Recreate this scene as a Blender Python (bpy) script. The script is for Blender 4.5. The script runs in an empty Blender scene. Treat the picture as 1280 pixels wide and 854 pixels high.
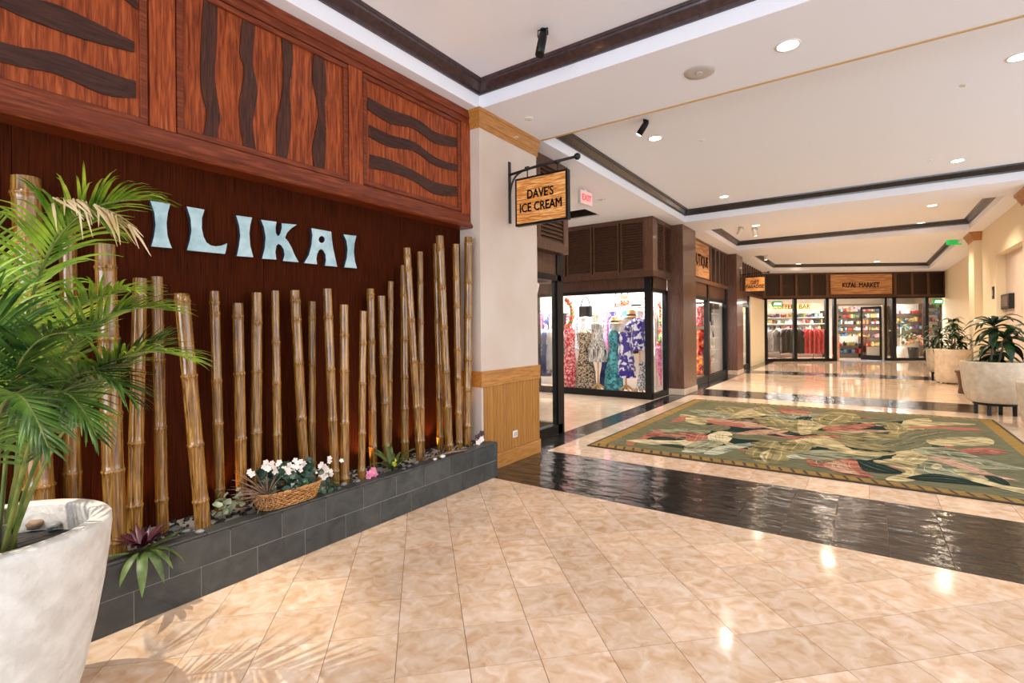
import bpy, math, random
import numpy as np
from mathutils import Vector, Matrix
from mathutils.geometry import tessellate_polygon

S = bpy.context.scene
COL = S.collection
random.seed(7)
PI = math.pi

# ---------------------------------------------------------------- camera
FPX, CX, CY, EYE = 633.8, 640.0, 411.3, 1.42
_y, _r = math.radians(-34.94), math.radians(-0.525)
FW = Vector((math.sin(_y), math.cos(_y), 0))
_rt = Vector((math.cos(_y), -math.sin(_y), 0)); _up = Vector((0, 0, 1))
RT = _rt * math.cos(_r) + _up * math.sin(_r)
UP = _up * math.cos(_r) - _rt * math.sin(_r)
cam_data = bpy.data.cameras.new('camera'); cam = bpy.data.objects.new('camera', cam_data); COL.objects.link(cam)
cam.matrix_world = Matrix(((RT.x, UP.x, -FW.x, 0), (RT.y, UP.y, -FW.y, 0), (RT.z, UP.z, -FW.z, EYE), (0, 0, 0, 1)))
cam_data.sensor_width = 36; cam_data.lens = FPX / 1280 * 36
cam_data.shift_y = -(427 - CY) / 1280
cam_data.clip_start = 0.05; cam_data.clip_end = 200
S.camera = cam

# ---------------------------------------------------------------- view, world, daylight
S.view_settings.view_transform = 'Standard'; S.view_settings.look = 'None'
S.view_settings.gamma = 1; S.view_settings.use_curve_mapping = False
S.view_settings.exposure = 0.2
W = bpy.data.worlds.new('World'); S.world = W; W.use_nodes = True
W.node_tree.nodes['Background'].inputs[0].default_value = (0.84, 0.92, 1.0, 1)
W.node_tree.nodes['Background'].inputs[1].default_value = 1.6

def lamp(name, kind, loc, energy, color=(1, 1, 1), size=0.1, target=None, spot=None, blend=0.5, sy=None):
    d = bpy.data.lights.new(name, kind); d.energy = energy; d.color = color
    if kind == 'AREA':
        d.size = size
        if sy: d.shape = 'RECTANGLE'; d.size_y = sy
    elif kind == 'SUN': d.angle = size
    else: d.shadow_soft_size = size
    if kind == 'SPOT': d.spot_size = math.radians(spot or 90); d.spot_blend = blend
    o = bpy.data.objects.new(name, d); COL.objects.link(o); o.location = loc
    if target is not None:
        o.rotation_euler = (Vector(target) - Vector(loc)).to_track_quat('-Z', 'Y').to_euler()
    return o
# daylight from the open front of the lobby, behind the camera
lamp('daylight_entrance', 'AREA', (0.4, -5.4, 1.3), 330, (0.78, 0.88, 1.0), 7.0, (0.0, 2.0, 4.2), sy=2.4)
lamp('right_side_fill', 'AREA', (5.6, 6.5, 1.0), 110, (0.95, 0.97, 1.0), 9.0, (0.0, 6.5, 3.2), sy=2.0)  # added fill from the open right side, tilted up to brighten the ceiling
WARM = (1.0, 0.80, 0.60); WHITE = (1.0, 0.95, 0.88)
# unseen ceiling spot throwing the palm's sharp shadow onto the floor
lamp('palm_spotlight', 'SPOT', (-2.95, -.15, 3.75), 420, (1.0, 0.92, 0.78), 0.010, (-2.62, .75, 0.0), spot=34, blend=0.6)
# accent spot aimed at the flower basket, small warm uplights hidden between the bamboo
lamp('flower_spotlight', 'SPOT', (-1.75, 2.9, 3.55), 120, (1.0, 0.88, 0.70), 0.02, (-3.05, 1.95, 0.4), spot=30, blend=0.8)
for uy in (.82, 1.06, 1.55, 2.44, 2.62, 3.14, 3.42, 3.66):
    lamp('planter_uplight', 'SPOT', (-3.27, uy, .335), 9, (1.0, 0.50, 0.16), 0.012, (-3.34, uy, 1.4), spot=80, blend=0.9)
# downlights of the hall
for lx, ly, le in ((-1.1, 2.1, 75), (0.9, 1.2, 14), (-0.5, 3.0, 20), (-0.48, 4.42, 20)):  # tray ones unseen; the strongest is added to brighten the centre floor
    lamp('downlight_beam', 'SPOT', (lx, ly, 3.52 if ly > 3.9 else 3.75), le, WHITE, 0.06, (lx, ly, 0), spot=130, blend=0.8)
for lx, ly, le in ((-1.9, 5.9, 55), (1.1, 5.9, 50), (1.0, 8.9, 60), (-1.95, 8.9, 60), (-0.5, 7.4, 45)):
    lamp('downlight_beam', 'SPOT', (lx, ly, 3.75), le, (1.0, 0.88, 0.74), 0.06, (lx, ly, 0), spot=140, blend=0.8)
for lx, ly, le in ((-0.7, 12.6, 160), (1.2, 12.8, 170), (-2.2, 13.6, 150), (-0.3, 14.4, 130), (-1.8, 18.6, 150), (0.4, 19.6, 150), (0.0, 22.0, 190), (-4.6, 7.0, 90), (1.2, 16.4, 150), (-1.8, 16.0, 100)):
    lamp('downlight_beam', 'SPOT', (lx, ly, 3.5), le, WARM, 0.08, (lx, ly, 0), spot=150, blend=0.8)

# ---------------------------------------------------------------- measuring helpers (pixel of the 1280x854 photo -> point on a plane)
def ray(px, py):
    return FW + RT * ((px - CX) / FPX) - UP * ((py - CY) / FPX)
def on_x(px, py, x):
    d = ray(px, py); t = x / d.x; return Vector((x, d.y * t, EYE + d.z * t))
def on_y(px, py, y):
    d = ray(px, py); t = y / d.y; return Vector((d.x * t, y, EYE + d.z * t))
def on_z(px, py, z):
    d = ray(px, py); t = (z - EYE) / d.z; return Vector((d.x * t, d.y * t, z))
def on_d(px, py, depth):
    d = ray(px, py) * depth; return Vector((d.x, d.y, EYE + d.z))

# ---------------------------------------------------------------- mesh builder
class MB:
    def __init__(s): s.v = []; s.f = []; s.sm = []
    def add(s, vs, fs, smooth=False):
        b = len(s.v); s.v += [tuple(v) for v in vs]
        for f in fs: s.f.append(tuple(i + b for i in f)); s.sm.append(smooth)
        return s
    def box(s, a, b, bev=0.0):
        x0, y0, z0 = [min(a[i], b[i]) for i in range(3)]; x1, y1, z1 = [max(a[i], b[i]) for i in range(3)]
        if bev <= 0:
            return s.add([(x0,y0,z0),(x1,y0,z0),(x1,y1,z0),(x0,y1,z0),(x0,y0,z1),(x1,y0,z1),(x1,y1,z1),(x0,y1,z1)],
                  [(0,3,2,1),(4,5,6,7),(0,1,5,4),(1,2,6,5),(2,3,7,6),(3,0,4,7)])
        e = min(bev, (x1-x0)/2.01, (y1-y0)/2.01, (z1-z0)/2.01)
        vs = []
        for sx, X in ((1, x0), (-1, x1)):
            for sy, Y in ((1, y0), (-1, y1)):
                for sz, Z in ((1, z0), (-1, z1)):
                    vs += [(X, Y+sy*e, Z+sz*e), (X+sx*e, Y, Z+sz*e), (X+sx*e, Y+sy*e, Z)]
        def c(i, j, k, a_): return ((i*2+j)*2+k)*3+a_
        fs = [(c(0,0,0,0),c(0,0,1,0),c(0,1,1,0),c(0,1,0,0)),(c(1,0,0,0),c(1,1,0,0),c(1,1,1,0),c(1,0,1,0)),
              (c(0,0,0,1),c(1,0,0,1),c(1,0,1,1),c(0,0,1,1)),(c(0,1,0,1),c(0,1,1,1),c(1,1,1,1),c(1,1,0,1)),
              (c(0,0,0,2),c(0,1,0,2),c(1,1,0,2),c(1,0,0,2)),(c(0,0,1,2),c(1,0,1,2),c(1,1,1,2),c(0,1,1,2))]
        for j in (0,1):
            for k in (0,1):
                fs.append((c(0,j,k,1),c(1,j,k,1),c(1,j,k,2),c(0,j,k,2)))
        for i in (0,1):
            for k in (0,1):
                fs.append((c(i,0,k,0),c(i,1,k,0),c(i,1,k,2),c(i,0,k,2)))
        for i in (0,1):
            for j in (0,1):
                fs.append((c(i,j,0,0),c(i,j,1,0),c(i,j,1,1),c(i,j,0,1)))
        for i in (0,1):
            for j in (0,1):
                for k in (0,1): fs.append((c(i,j,k,0),c(i,j,k,1),c(i,j,k,2)))
        return s.add(vs, fs)
    def obox(s, o, u, v, w):
        o, u, v, w = Vector(o), Vector(u), Vector(v), Vector(w)
        P = [o, o+u, o+u+v, o+v, o+w, o+u+w, o+u+v+w, o+v+w]
        return s.add(P, [(0,3,2,1),(4,5,6,7),(0,1,5,4),(1,2,6,5),(2,3,7,6),(3,0,4,7)])
    def prism(s, loops, mp, t):
        """loops of 2-D points, mp maps (a,b)->Vector, t extrusion vector"""
        if not isinstance(loops[0][0], (tuple, list, Vector)): loops = [loops]
        t = Vector(t)
        L3 = [[Vector((p[0], p[1], 0)) for p in l] for l in loops]
        tris = tessellate_polygon(L3)
        flat = [p for l in loops for p in l]; n = len(flat)
        A = [mp(p[0], p[1]) for p in flat]; B = [a + t for a in A]
        fs = [tuple(tr) for tr in tris] + [tuple(i + n for i in reversed(tr)) for tr in tris]
        k = 0
        for l in loops:
            m = len(l)
            for i in range(m):
                a, b = k+i, k+(i+1) % m; fs.append((a, b, b+n, a+n))
            k += m
        return s.add(A+B, fs)
    def lathe(s, prof, c=(0,0,0), seg=24, sx=1, sy=1, cap=True, smooth=True, jitter=0, ang=0):
        vs = []; n = len(prof)
        for r, z in prof:
            for i in range(seg):
                a = 2*PI*i/seg; rr = r*(1+random.uniform(-jitter, jitter))
                X, Y = rr*sx*math.cos(a), rr*sy*math.sin(a)
                vs.append((c[0]+X*math.cos(ang)-Y*math.sin(ang), c[1]+X*math.sin(ang)+Y*math.cos(ang), c[2]+z))
        fs = [(j*seg+i, j*seg+(i+1)%seg, (j+1)*seg+(i+1)%seg, (j+1)*seg+i) for j in range(n-1) for i in range(seg)]
        s.add(vs, fs, smooth)
        if cap:
            b = len(s.v)-len(vs)
            s.f.append(tuple(b+i for i in reversed(range(seg)))); s.sm.append(False)
            s.f.append(tuple(b+(n-1)*seg+i for i in range(seg))); s.sm.append(False)
        return s
    def tube(s, pts, rad, seg=8, cap=True, smooth=True, closed=False):
        pts = [Vector(p) for p in pts]; n = len(pts)
        if not hasattr(rad, '__len__'): rad = [rad]*n
        vs = []; prev = None
        for i, p in enumerate(pts):
            if closed: d = pts[(i+1)%n]-pts[i-1]
            else: d = pts[min(i+1,n-1)]-pts[max(i-1,0)]
            if d.length < 1e-9: d = Vector((0,0,1))
            d.normalize()
            if prev is None:
                a = Vector((0,0,1)) if abs(d.z) < .9 else Vector((1,0,0))
                u = d.cross(a).normalized()
            else:
                u = prev - d*prev.dot(d)
                u = u.normalized() if u.length > 1e-6 else d.orthogonal().normalized()
            prev = u; w = d.cross(u)
            for k in range(seg):
                a = 2*PI*k/seg; vs.append(p+(u*math.cos(a)+w*math.sin(a))*rad[i])
        m = n if closed else n-1
        fs = [(j*seg+i, j*seg+(i+1)%seg, ((j+1)%n)*seg+(i+1)%seg, ((j+1)%n)*seg+i) for j in range(m) for i in range(seg)]
        s.add(vs, fs, smooth)
        if cap and not closed:
            b = len(s.v)-len(vs)
            s.f.append(tuple(b+i for i in reversed(range(seg)))); s.sm.append(False)
            s.f.append(tuple(b+(n-1)*seg+i for i in range(seg))); s.sm.append(False)
        return s
    def blade(s, pts, wid, side, keel=0.0):
        """leaf along pts, half widths wid, side vector"""
        side = Vector(side); vs = []; n = len(pts)
        for i, p in enumerate(pts):
            p = Vector(p); d = Vector(pts[min(i+1,n-1)])-Vector(pts[max(i-1,0)])
            w = side - d*(side.dot(d)/max(d.length_squared, 1e-12))
            if w.length < 1e-6: w = d.orthogonal()
            w.normalize(); up = w.cross(d).normalized() if d.length > 1e-9 else Vector((0,0,1))
            vs += [p-w*wid[i]+up*wid[i]*keel, p, p+w*wid[i]+up*wid[i]*keel]
        fs = []
        for i in range(n-1):
            b = i*3; fs += [(b,b+1,b+4,b+3),(b+1,b+2,b+5,b+4)]
        return s.add(vs, fs, True)
    def blob(s, c, r, sub=1, jit=0.15, sq=(1,1,1)):
        t = (1+5**.5)/2
        V = [Vector(v).normalized() for v in ((-1,t,0),(1,t,0),(-1,-t,0),(1,-t,0),(0,-1,t),(0,1,t),(0,-1,-t),(0,1,-t),(t,0,-1),(t,0,1),(-t,0,-1),(-t,0,1))]
        F = [(0,11,5),(0,5,1),(0,1,7),(0,7,10),(0,10,11),(1,5,9),(5,11,4),(11,10,2),(10,7,6),(7,1,8),(3,9,4),(3,4,2),(3,2,6),(3,6,8),(3,8,9),(4,9,5),(2,4,11),(6,2,10),(8,6,7),(9,8,1)]
        for _ in range(sub):
            cache = {}; nf = []
            def mid(a, b):
                k = (min(a,b), max(a,b))
                if k not in cache: V.append((V[a]+V[b]).normalized()); cache[k] = len(V)-1
                return cache[k]
            for a, b, c_ in F:
                x, y, z = mid(a,b), mid(b,c_), mid(c_,a); nf += [(a,x,z),(b,y,x),(c_,z,y),(x,y,z)]
            F = nf
        vs = []
        for v in V:
            k = r*(1+random.uniform(-jit, jit)); vs.append((c[0]+v.x*k*sq[0], c[1]+v.y*k*sq[1], c[2]+v.z*k*sq[2]))
        return s.add(vs, F, True)
    def build(s, name, m, parent=None, label=None, kind=None, origin=None, local=False):
        me = bpy.data.meshes.new(name)
        if local: off = Vector((0,0,0))
        elif parent is not None: off = world_of(parent)
        elif origin is not None: off = Vector(origin)
        else: off = Vector((0,0,0))
        vs = [(v[0]-off.x, v[1]-off.y, v[2]-off.z) for v in s.v]
        me.from_pydata(vs, [], s.f); me.polygons.foreach_set('use_smooth', s.sm)
        me.validate(); me.update(); me.materials.append(m)
        o = bpy.data.objects.new(name, me); COL.objects.link(o)
        if parent is not None: o.parent = parent
        elif origin is not None: o.location = off
        if label: o['label'] = label
        if kind: o['kind'] = kind
        return o

def world_of(o):
    v = Vector((0,0,0))
    while o is not None: v += o.location; o = o.parent
    return v
def thing(name, loc, label, cat, group=None):
    o = bpy.data.objects.new(name, None); o.empty_display_size = .1; COL.objects.link(o); o.location = loc
    o['label'] = label; o['category'] = cat
    if group: o['group'] = group
    return o
def tag(o, label, cat, group=None):
    o['label'] = label; o['category'] = cat
    if group: o['group'] = group
    return o
def structure(name, loc=(0,0,0)):
    o = bpy.data.objects.new(name, None); o.empty_display_size = .1; COL.objects.link(o); o.location = loc
    o['kind'] = 'structure'; return o
def copy_tree(o, parent=None):
    c = o.copy(); COL.objects.link(c); c.parent = parent
    for ch in [x for x in bpy.data.objects if x.parent == o]: copy_tree(ch, c)
    return c
def text_mesh(body, size, mp, t, width=None, align='CENTER', hk=1.0, bold=1.0):
    """returns MB of flat letters, mapped through mp(a,b), thickness vector t"""
    cu = bpy.data.curves.new('t', 'FONT'); cu.body = body; cu.size = size; cu.align_x = align; cu.align_y = 'CENTER'
    cu.resolution_u = 3; cu.extrude = 0.0; cu.offset = 0.0
    ob = bpy.data.objects.new('t', cu); COL.objects.link(ob)
    dg = bpy.context.evaluated_depsgraph_get(); me = bpy.data.meshes.new_from_object(ob.evaluated_get(dg))
    vs = [v.co.copy() for v in me.vertices]; fs = [tuple(p.vertices) for p in me.polygons]
    n0 = len(vs); v0, f0 = list(vs), list(fs)
    for q_, (ox, oy) in enumerate(((-.014*bold, 0), (.014*bold, 0), (0, .012*bold), (0, -.012*bold))):       # thicken the strokes
        vs += [v+Vector((ox*size, oy*size, 0)) for v in v0]; fs += [tuple(i+n0*(q_+1) for i in f) for f in f0]
    edge = {}
    for f in fs:
        for i in range(len(f)):
            a, b = f[i], f[(i+1) % len(f)]; k = (min(a,b), max(a,b)); edge[k] = edge.get(k, []) + [(a, b)]
    bpy.data.objects.remove(ob); bpy.data.meshes.remove(me)
    xs = [v.x for v in vs]; w = max(xs)-min(xs); mx = (max(xs)+min(xs))/2 if align == 'CENTER' else 0
    ys = [v.y for v in vs]; my = (max(ys)+min(ys))/2
    k = (width/w) if width else 1
    n = len(vs); t = Vector(t)
    A = [mp((v.x-mx)*k, (v.y-my)*(k if width else 1)*hk) for v in vs]
    m = MB(); F = [f for f in fs] + [tuple(i+n for i in reversed(f)) for f in fs]
    for kk, l in edge.items():
        if len(l) == 1: a, b = l[0]; F.append((b, a, a+n, b+n))
    m.add(A+[a+t for a in A], F); return m

# ---------------------------------------------------------------- materials
def srgb(r, g, b):
    return tuple((c/255/12.92 if c/255 <= .04045 else ((c/255+.055)/1.055)**2.4) for c in (r, g, b))
def mat(name, c, rough=.5, metal=0.0, c2=None, scale=(8,8,8), detail=4, noise=5.0, bump=0.0, bscale=40.0, emit=0.0, coat=0.0, vary=0.0, lo=.35, hi=.65, spec=.5, dist=0.0, c3=None, rvar=0.0):
    m = bpy.data.materials.new(name); m.use_nodes = True; nt = m.node_tree; N = nt.nodes; L = nt.links
    b = N['Principled BSDF']; b.inputs['Roughness'].default_value = rough; b.inputs['Metallic'].default_value = metal
    b.inputs['Coat Weight'].default_value = coat; b.inputs['Coat Roughness'].default_value = .08
    b.inputs['Specular IOR Level'].default_value = spec
    b.inputs['Base Color'].default_value = (*c, 1)
    tc = N.new('ShaderNodeTexCoord'); info = N.new('ShaderNodeObjectInfo')
    add = N.new('ShaderNodeVectorMath'); add.operation = 'MULTIPLY_ADD'
    mul = N.new('ShaderNodeVectorMath'); mul.operation = 'SCALE'
    L.new(info.outputs['Location'], add.inputs[2]); L.new(tc.outputs['Object'], add.inputs[0]); add.inputs[1].default_value = (1,1,1)
    comb = N.new('ShaderNodeVectorMath'); comb.operation = 'ADD'
    L.new(add.outputs[0], comb.inputs[0])
    rm = N.new('ShaderNodeMath'); rm.operation = 'MULTIPLY'; rm.inputs[1].default_value = 37.0 if vary else 0.0
    L.new(info.outputs['Random'], rm.inputs[0]); L.new(rm.outputs[0], comb.inputs[1])
    src = comb.outputs[0]; colout = None
    if c2 is not None:
        mp = N.new('ShaderNodeMapping'); mp.inputs['Scale'].default_value = scale; L.new(src, mp.inputs[0])
        no = N.new('ShaderNodeTexNoise'); no.inputs['Scale'].default_value = noise; no.inputs['Detail'].default_value = detail; no.inputs['Distortion'].default_value = dist
        L.new(mp.outputs[0], no.inputs[0])
        r = N.new('ShaderNodeValToRGB'); r.color_ramp.elements[0].position = lo; r.color_ramp.elements[1].position = hi
        r.color_ramp.elements[0].color = (*c, 1); r.color_ramp.elements[1].color = (*c2, 1)
        if c3 is not None:
            e = r.color_ramp.elements.new((lo+hi)/2); e.color = (*c3, 1)
        L.new(no.outputs[0], r.inputs[0]); colout = r.outputs[0]
        if rvar:
            rr = N.new('ShaderNodeMath'); rr.operation = 'MULTIPLY_ADD'; rr.inputs[1].default_value = rvar; rr.inputs[2].default_value = rough-rvar/2
            L.new(no.outputs[0], rr.inputs[0]); L.new(rr.outputs[0], b.inputs['Roughness'])
    if vary:
        hs = N.new('ShaderNodeHueSaturation'); vm = N.new('ShaderNodeMath'); vm.operation = 'MULTIPLY_ADD'
        vm.inputs[1].default_value = vary*2; vm.inputs[2].default_value = 1-vary
        L.new(info.outputs['Random'], vm.inputs[0]); L.new(vm.outputs[0], hs.inputs['Value'])
        if colout: L.new(colout, hs.inputs['Color'])
        else: hs.inputs['Color'].default_value = (*c, 1)
        colout = hs.outputs[0]
    if colout: L.new(colout, b.inputs['Base Color'])
    if bump:
        mp2 = N.new('ShaderNodeMapping'); mp2.inputs['Scale'].default_value = tuple(s/max(scale) for s in scale); L.new(src, mp2.inputs[0])
        n2 = N.new('ShaderNodeTexNoise'); n2.inputs['Scale'].default_value = bscale; n2.inputs['Detail'].default_value = 5
        L.new(mp2.outputs[0], n2.inputs[0])
        bp = N.new('ShaderNodeBump'); bp.inputs['Strength'].default_value = 1.0; bp.inputs['Distance'].default_value = bump
        L.new(n2.outputs[0], bp.inputs['Height']); L.new(bp.outputs[0], b.inputs['Normal'])
    if emit:
        if colout: L.new(colout, b.inputs['Emission Color'])
        else: b.inputs['Emission Color'].default_value = (*c, 1)
        b.inputs['Emission Strength'].default_value = emit
    return m
def glass_mat(name, tint=(1,1,1), refl=.0):
    m = bpy.data.materials.new(name); m.use_nodes = True; nt = m.node_tree; N = nt.nodes; L = nt.links
    N.remove(N['Principled BSDF']); o = N['Material Output']
    t = N.new('ShaderNodeBsdfTransparent'); t.inputs[0].default_value = (*tint, 1)
    g = N.new('ShaderNodeBsdfGlossy'); g.inputs['Roughness'].default_value = .01
    lw = N.new('ShaderNodeLayerWeight'); pw = N.new('ShaderNodeMath'); pw.operation = 'POWER'; pw.inputs[1].default_value = 5
    L.new(lw.outputs['Facing'], pw.inputs[0]); fr = N.new('ShaderNodeMath'); fr.operation = 'MULTIPLY_ADD'; fr.inputs[1].default_value = .5; fr.inputs[2].default_value = .03; L.new(pw.outputs[0], fr.inputs[0])
    mx = N.new('ShaderNodeMixShader'); L.new(fr.outputs[0], mx.inputs[0]); L.new(t.outputs[0], mx.inputs[1]); L.new(g.outputs[0], mx.inputs[2])
    L.new(mx.outputs[0], o.inputs[0]); return m
c = srgb
M = {}
M['marble'] = mat('polished_beige_marble', c(206,164,124), .10, c2=c(240,218,198), c3=c(226,194,164), scale=(1,1,1), noise=12, detail=15, dist=.8, vary=.10, lo=.26, hi=.74, bump=.0004, bscale=9, spec=.45)
M['marble_far'] = mat('polished_beige_marble_corridor', c(210,182,152), .06, c2=c(228,208,186), scale=(1,1,1), noise=3, detail=7, dist=1, lo=.3, hi=.7, bump=.0004, bscale=5)
M['grout'] = mat('brown_grout', c(128,88,58), .8)
M['slate'] = mat('dark_green_grey_slate', c(27,29,29), .09, c2=c(50,50,46), scale=(1,3,1), noise=5, detail=8, dist=.8, vary=.14, lo=.3, hi=.75, bump=.014, bscale=8, rvar=.10, spec=.5)
M['slate_grout'] = mat('dark_slate_grout', c(48,46,42), .8)
M['brick_slate'] = mat('planter_slate_brick', c(44,45,45), .45, c2=c(74,74,69), scale=(1,1,1), noise=7, detail=8, dist=1.2, vary=.16, lo=.3, hi=.75, bump=.0025, bscale=14)
M['lightgrout'] = mat('pale_grout', c(172,166,156), .8)
M['soil'] = mat('dark_lava_rock', c(22,20,19), .8, c2=c(58,54,50), scale=(1,1,1), noise=30, bump=.01, bscale=60)
M['wood'] = mat('red_brown_koa_vertical', c(92,38,18), .34, c2=c(184,94,48), c3=c(144,66,32), scale=(14,14,1.1), noise=5, detail=6, dist=.6, lo=.28, hi=.72, vary=.05, spec=.2)
M['wood_h'] = mat('red_brown_koa_horizontal', c(88,36,17), .32, c2=c(146,72,38), c3=c(114,50,26), scale=(14,1.1,14), noise=5, detail=6, dist=.6, lo=.28, hi=.72, vary=.06, spec=.3)
M['wood_dark'] = mat('dark_walnut_inlay', c(48,26,20), .34, c2=c(76,44,34), scale=(14,1.2,14), noise=6, detail=6, dist=.6, vary=.06, spec=.3)
M['wood_dark_v'] = mat('dark_walnut_inlay_vertical', c(50,26,19), .34, c2=c(86,46,32), scale=(14,14,1.2), noise=6, detail=6, dist=.6, vary=.06, spec=.3)
M['backwall'] = mat('deep_red_brown_panelling', c(40,14,4), .65, c2=c(76,30,10), scale=(30,30,.8), noise=5, detail=6, lo=.3, hi=.7, spec=.03)
M['honey'] = mat('honey_oak', c(160,100,40), .38, c2=c(196,136,66), scale=(18,1.2,18), noise=5, detail=6, dist=.5, coat=.2, vary=.05)
M['honey_v'] = mat('honey_bamboo_wainscot', c(146,92,32), .42, c2=c(190,130,56), scale=(60,60,.8), noise=6, detail=3, coat=.1, vary=.08)
M['brown'] = mat('brown_shopfront_timber', c(66,40,24), .42, c2=c(98,62,38), scale=(14,14,1.1), noise=5, detail=5, vary=.06, coat=.1)
M['brown_l'] = mat('brown_column_timber', c(82,52,36), .32, c2=c(112,76,54), scale=(16,16,1), noise=5, detail=5, vary=.05, coat=.3)
M['louvre'] = mat('brown_louvre_slat', c(62,36,20), .45, c2=c(88,54,32), scale=(2,2,14), noise=5, vary=.08)
M['gap'] = mat('dark_void_behind_louvres', c(20,12,8), .9)
M['crown'] = mat('dark_purple_brown_crown', c(50,34,36), .38, c2=c(70,48,48), scale=(6,6,6), noise=4, coat=.2)
M['crown2'] = mat('near_black_crown', c(30,24,22), .32, c2=c(48,38,32), scale=(5,5,5), noise=4, coat=.3)
M['black'] = mat('black_frame_metal', c(14,13,14), .4, spec=.3)
M['blackiron'] = mat('black_wrought_iron', c(18,17,17), .5, bump=.001, bscale=80)
M['ceil'] = mat('white_ceiling_paint', c(242,244,252), .9)
M['wallpaint'] = mat('warm_white_plaster', c(214,198,184), .85, c2=c(208,188,172), scale=(1,1,1), noise=2)
M['cream'] = mat('cream_plaster', c(236,220,188), .8)
M['tan'] = mat('tan_edge_strip', c(205,170,120), .7)
M['bamboo'] = mat('varnished_bamboo', c(66,38,12), .2, c2=c(190,142,68), c3=c(138,94,38), scale=(26,26,1.4), noise=4, detail=6, dist=.5, lo=.3, hi=.72, vary=.12, coat=.5)
M['teal_letter'] = mat('verdigris_letter_face', c(142,176,182), .42, c2=c(186,212,216), scale=(1,1,1), noise=9, detail=6, metal=.0, vary=.05)
M['letter_side'] = mat('dark_letter_edge', c(44,50,62), .5)
M['pot'] = mat('rough_white_pot', c(226,220,212), .8, c2=c(206,198,188), scale=(1,1,1), noise=14, bump=.006, bscale=34)
M['pot2'] = mat('cream_ribbed_pot', c(214,196,172), .75, c2=c(196,178,152), scale=(1,1,1), noise=10, bump=.008, bscale=18)
M['palm'] = mat('palm_leaf_green', c(60,112,22), .3, c2=c(190,214,76), scale=(1,1,1), noise=9, lo=.35, hi=.7, vary=.18)
M['palm_dark'] = mat('palm_leaf_deep_green', c(24,58,18), .3, c2=c(116,156,62), scale=(1,1,1), noise=9, lo=.35, hi=.7, vary=.18)
M['palm_dry'] = mat('palm_leaf_dry_tip', c(170,140,84), .6, c2=c(214,186,146), scale=(1,1,1), noise=9)
M['stem'] = mat('palm_cane', c(84,108,44), .5, c2=c(140,140,66), scale=(4,4,1), noise=8)
M['bark'] = mat('grey_brown_bark', c(92,82,68), .8, c2=c(130,118,98), scale=(4,4,1), noise=12, bump=.004)
M['leaf'] = mat('dark_green_leaf', c(18,40,20), .35, c2=c(44,72,34), scale=(1,1,1), noise=8, vary=.2)
M['leaf_ivy'] = mat('ivy_leaf', c(12,36,32), .4, c2=c(44,84,54), scale=(1,1,1), noise=14, vary=.3)
M['leaf_pale'] = mat('pale_variegated_leaf', c(150,176,126), .5, c2=c(224,226,200), scale=(1,1,1), noise=22, vary=.1)
M['leaf_olive'] = mat('olive_leaf', c(44,66,26), .45, c2=c(104,124,62), scale=(1,1,1), noise=12, vary=.2)
M['purple'] = mat('purple_bromeliad', c(38,12,24), .4, c2=c(84,26,44), scale=(1,1,1), noise=14, vary=.2)
M['white_petal'] = mat('white_petal', c(244,232,222), .6, c2=c(240,206,202), scale=(1,1,1), noise=18, lo=.5, hi=.8)
M['pink_petal'] = mat('pink_petal', c(206,96,136), .5, c2=c(234,150,178), scale=(1,1,1), noise=20)
M['yellow_petal'] = mat('yellow_bloom', c(214,206,60), .5)
M['drygrass'] = mat('dry_brown_grass', c(130,98,80), .7, c2=c(168,140,120), scale=(1,1,1), noise=20, vary=.2)
M['wicker'] = mat('golden_wicker', c(160,100,48), .45, c2=c(220,164,98), scale=(1,1,1), noise=40, vary=.12)
M['stone'] = mat('grey_river_stone', c(80,80,82), .5, c2=c(130,130,130), scale=(1,1,1), noise=8, vary=.2)
M['fasciapanel'] = mat('dark_fascia_panel', c(36,20,12), .5, c2=c(52,30,18), scale=(2,2,30), noise=5)
M['drift'] = mat('pale_driftwood', c(120,96,74), .8, c2=c(160,134,108), scale=(1,1,1), noise=20)
M['signwood'] = mat('zebra_grain_sign_board', c(166,92,30), .4, c2=c(255,214,146), c3=c(232,150,66), scale=(1.2,1.2,22), noise=3.4, detail=6, dist=1.6, lo=.34, hi=.66)
M['signwood_far'] = mat('far_sign_board', c(150,96,56), .5, c2=c(222,170,118), c3=c(190,134,86), scale=(.5,.5,9), noise=3.0, detail=4, dist=.8, lo=.34, hi=.66)
M['white'] = mat('white_plastic', c(232,230,224), .5)
M['grille'] = mat('grey_speaker_grille', c(196,188,182), .7)
M['chrome'] = mat('brushed_nickel', c(180,176,170), .3, metal=.9)
M['lampglow'] = mat('lamp_glow', (1,.95,.86), .5, emit=14)
M['lampglow_w'] = mat('warm_lamp_glow', (1,.84,.62), .5, emit=10)
M['exit_red'] = mat('exit_red', c(236,60,60), .5, emit=.6)
M['exit_face'] = mat('exit_face_pale', c(240,190,186), .5, emit=.3)
M['exit_green'] = mat('exit_green', c(10,170,70), .5, emit=1.0)
M['neon_green'] = mat('green_neon_panel', c(6,120,48), .5, emit=.9)
M['neon_white'] = mat('neon_white', (.8,1,.86), .5, emit=2.2)
M['shopwhite'] = mat('shop_white_wall', c(240,236,228), .7)
M['glass'] = glass_mat('shop_window_glass')
M['skinform'] = mat('pale_mannequin_form', c(236,214,186), .6)
M['bust'] = mat('white_bust_form', c(244,240,234), .5)
M['lightwood'] = mat('light_beech', c(216,164,96), .45, c2=c(234,190,128), scale=(8,8,1), noise=5)
def fabric(name, a, b, ns, lo=.42, hi=.58, c3=None, sc=(1,1,1), dist=0):
    return mat(name, a, .8, c2=b, scale=sc, noise=ns, detail=2, lo=lo, hi=hi, c3=c3, dist=dist)
M['f_red'] = fabric('red_white_print', c(196,30,44), c(240,190,190), 22, .45, .6)
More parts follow.
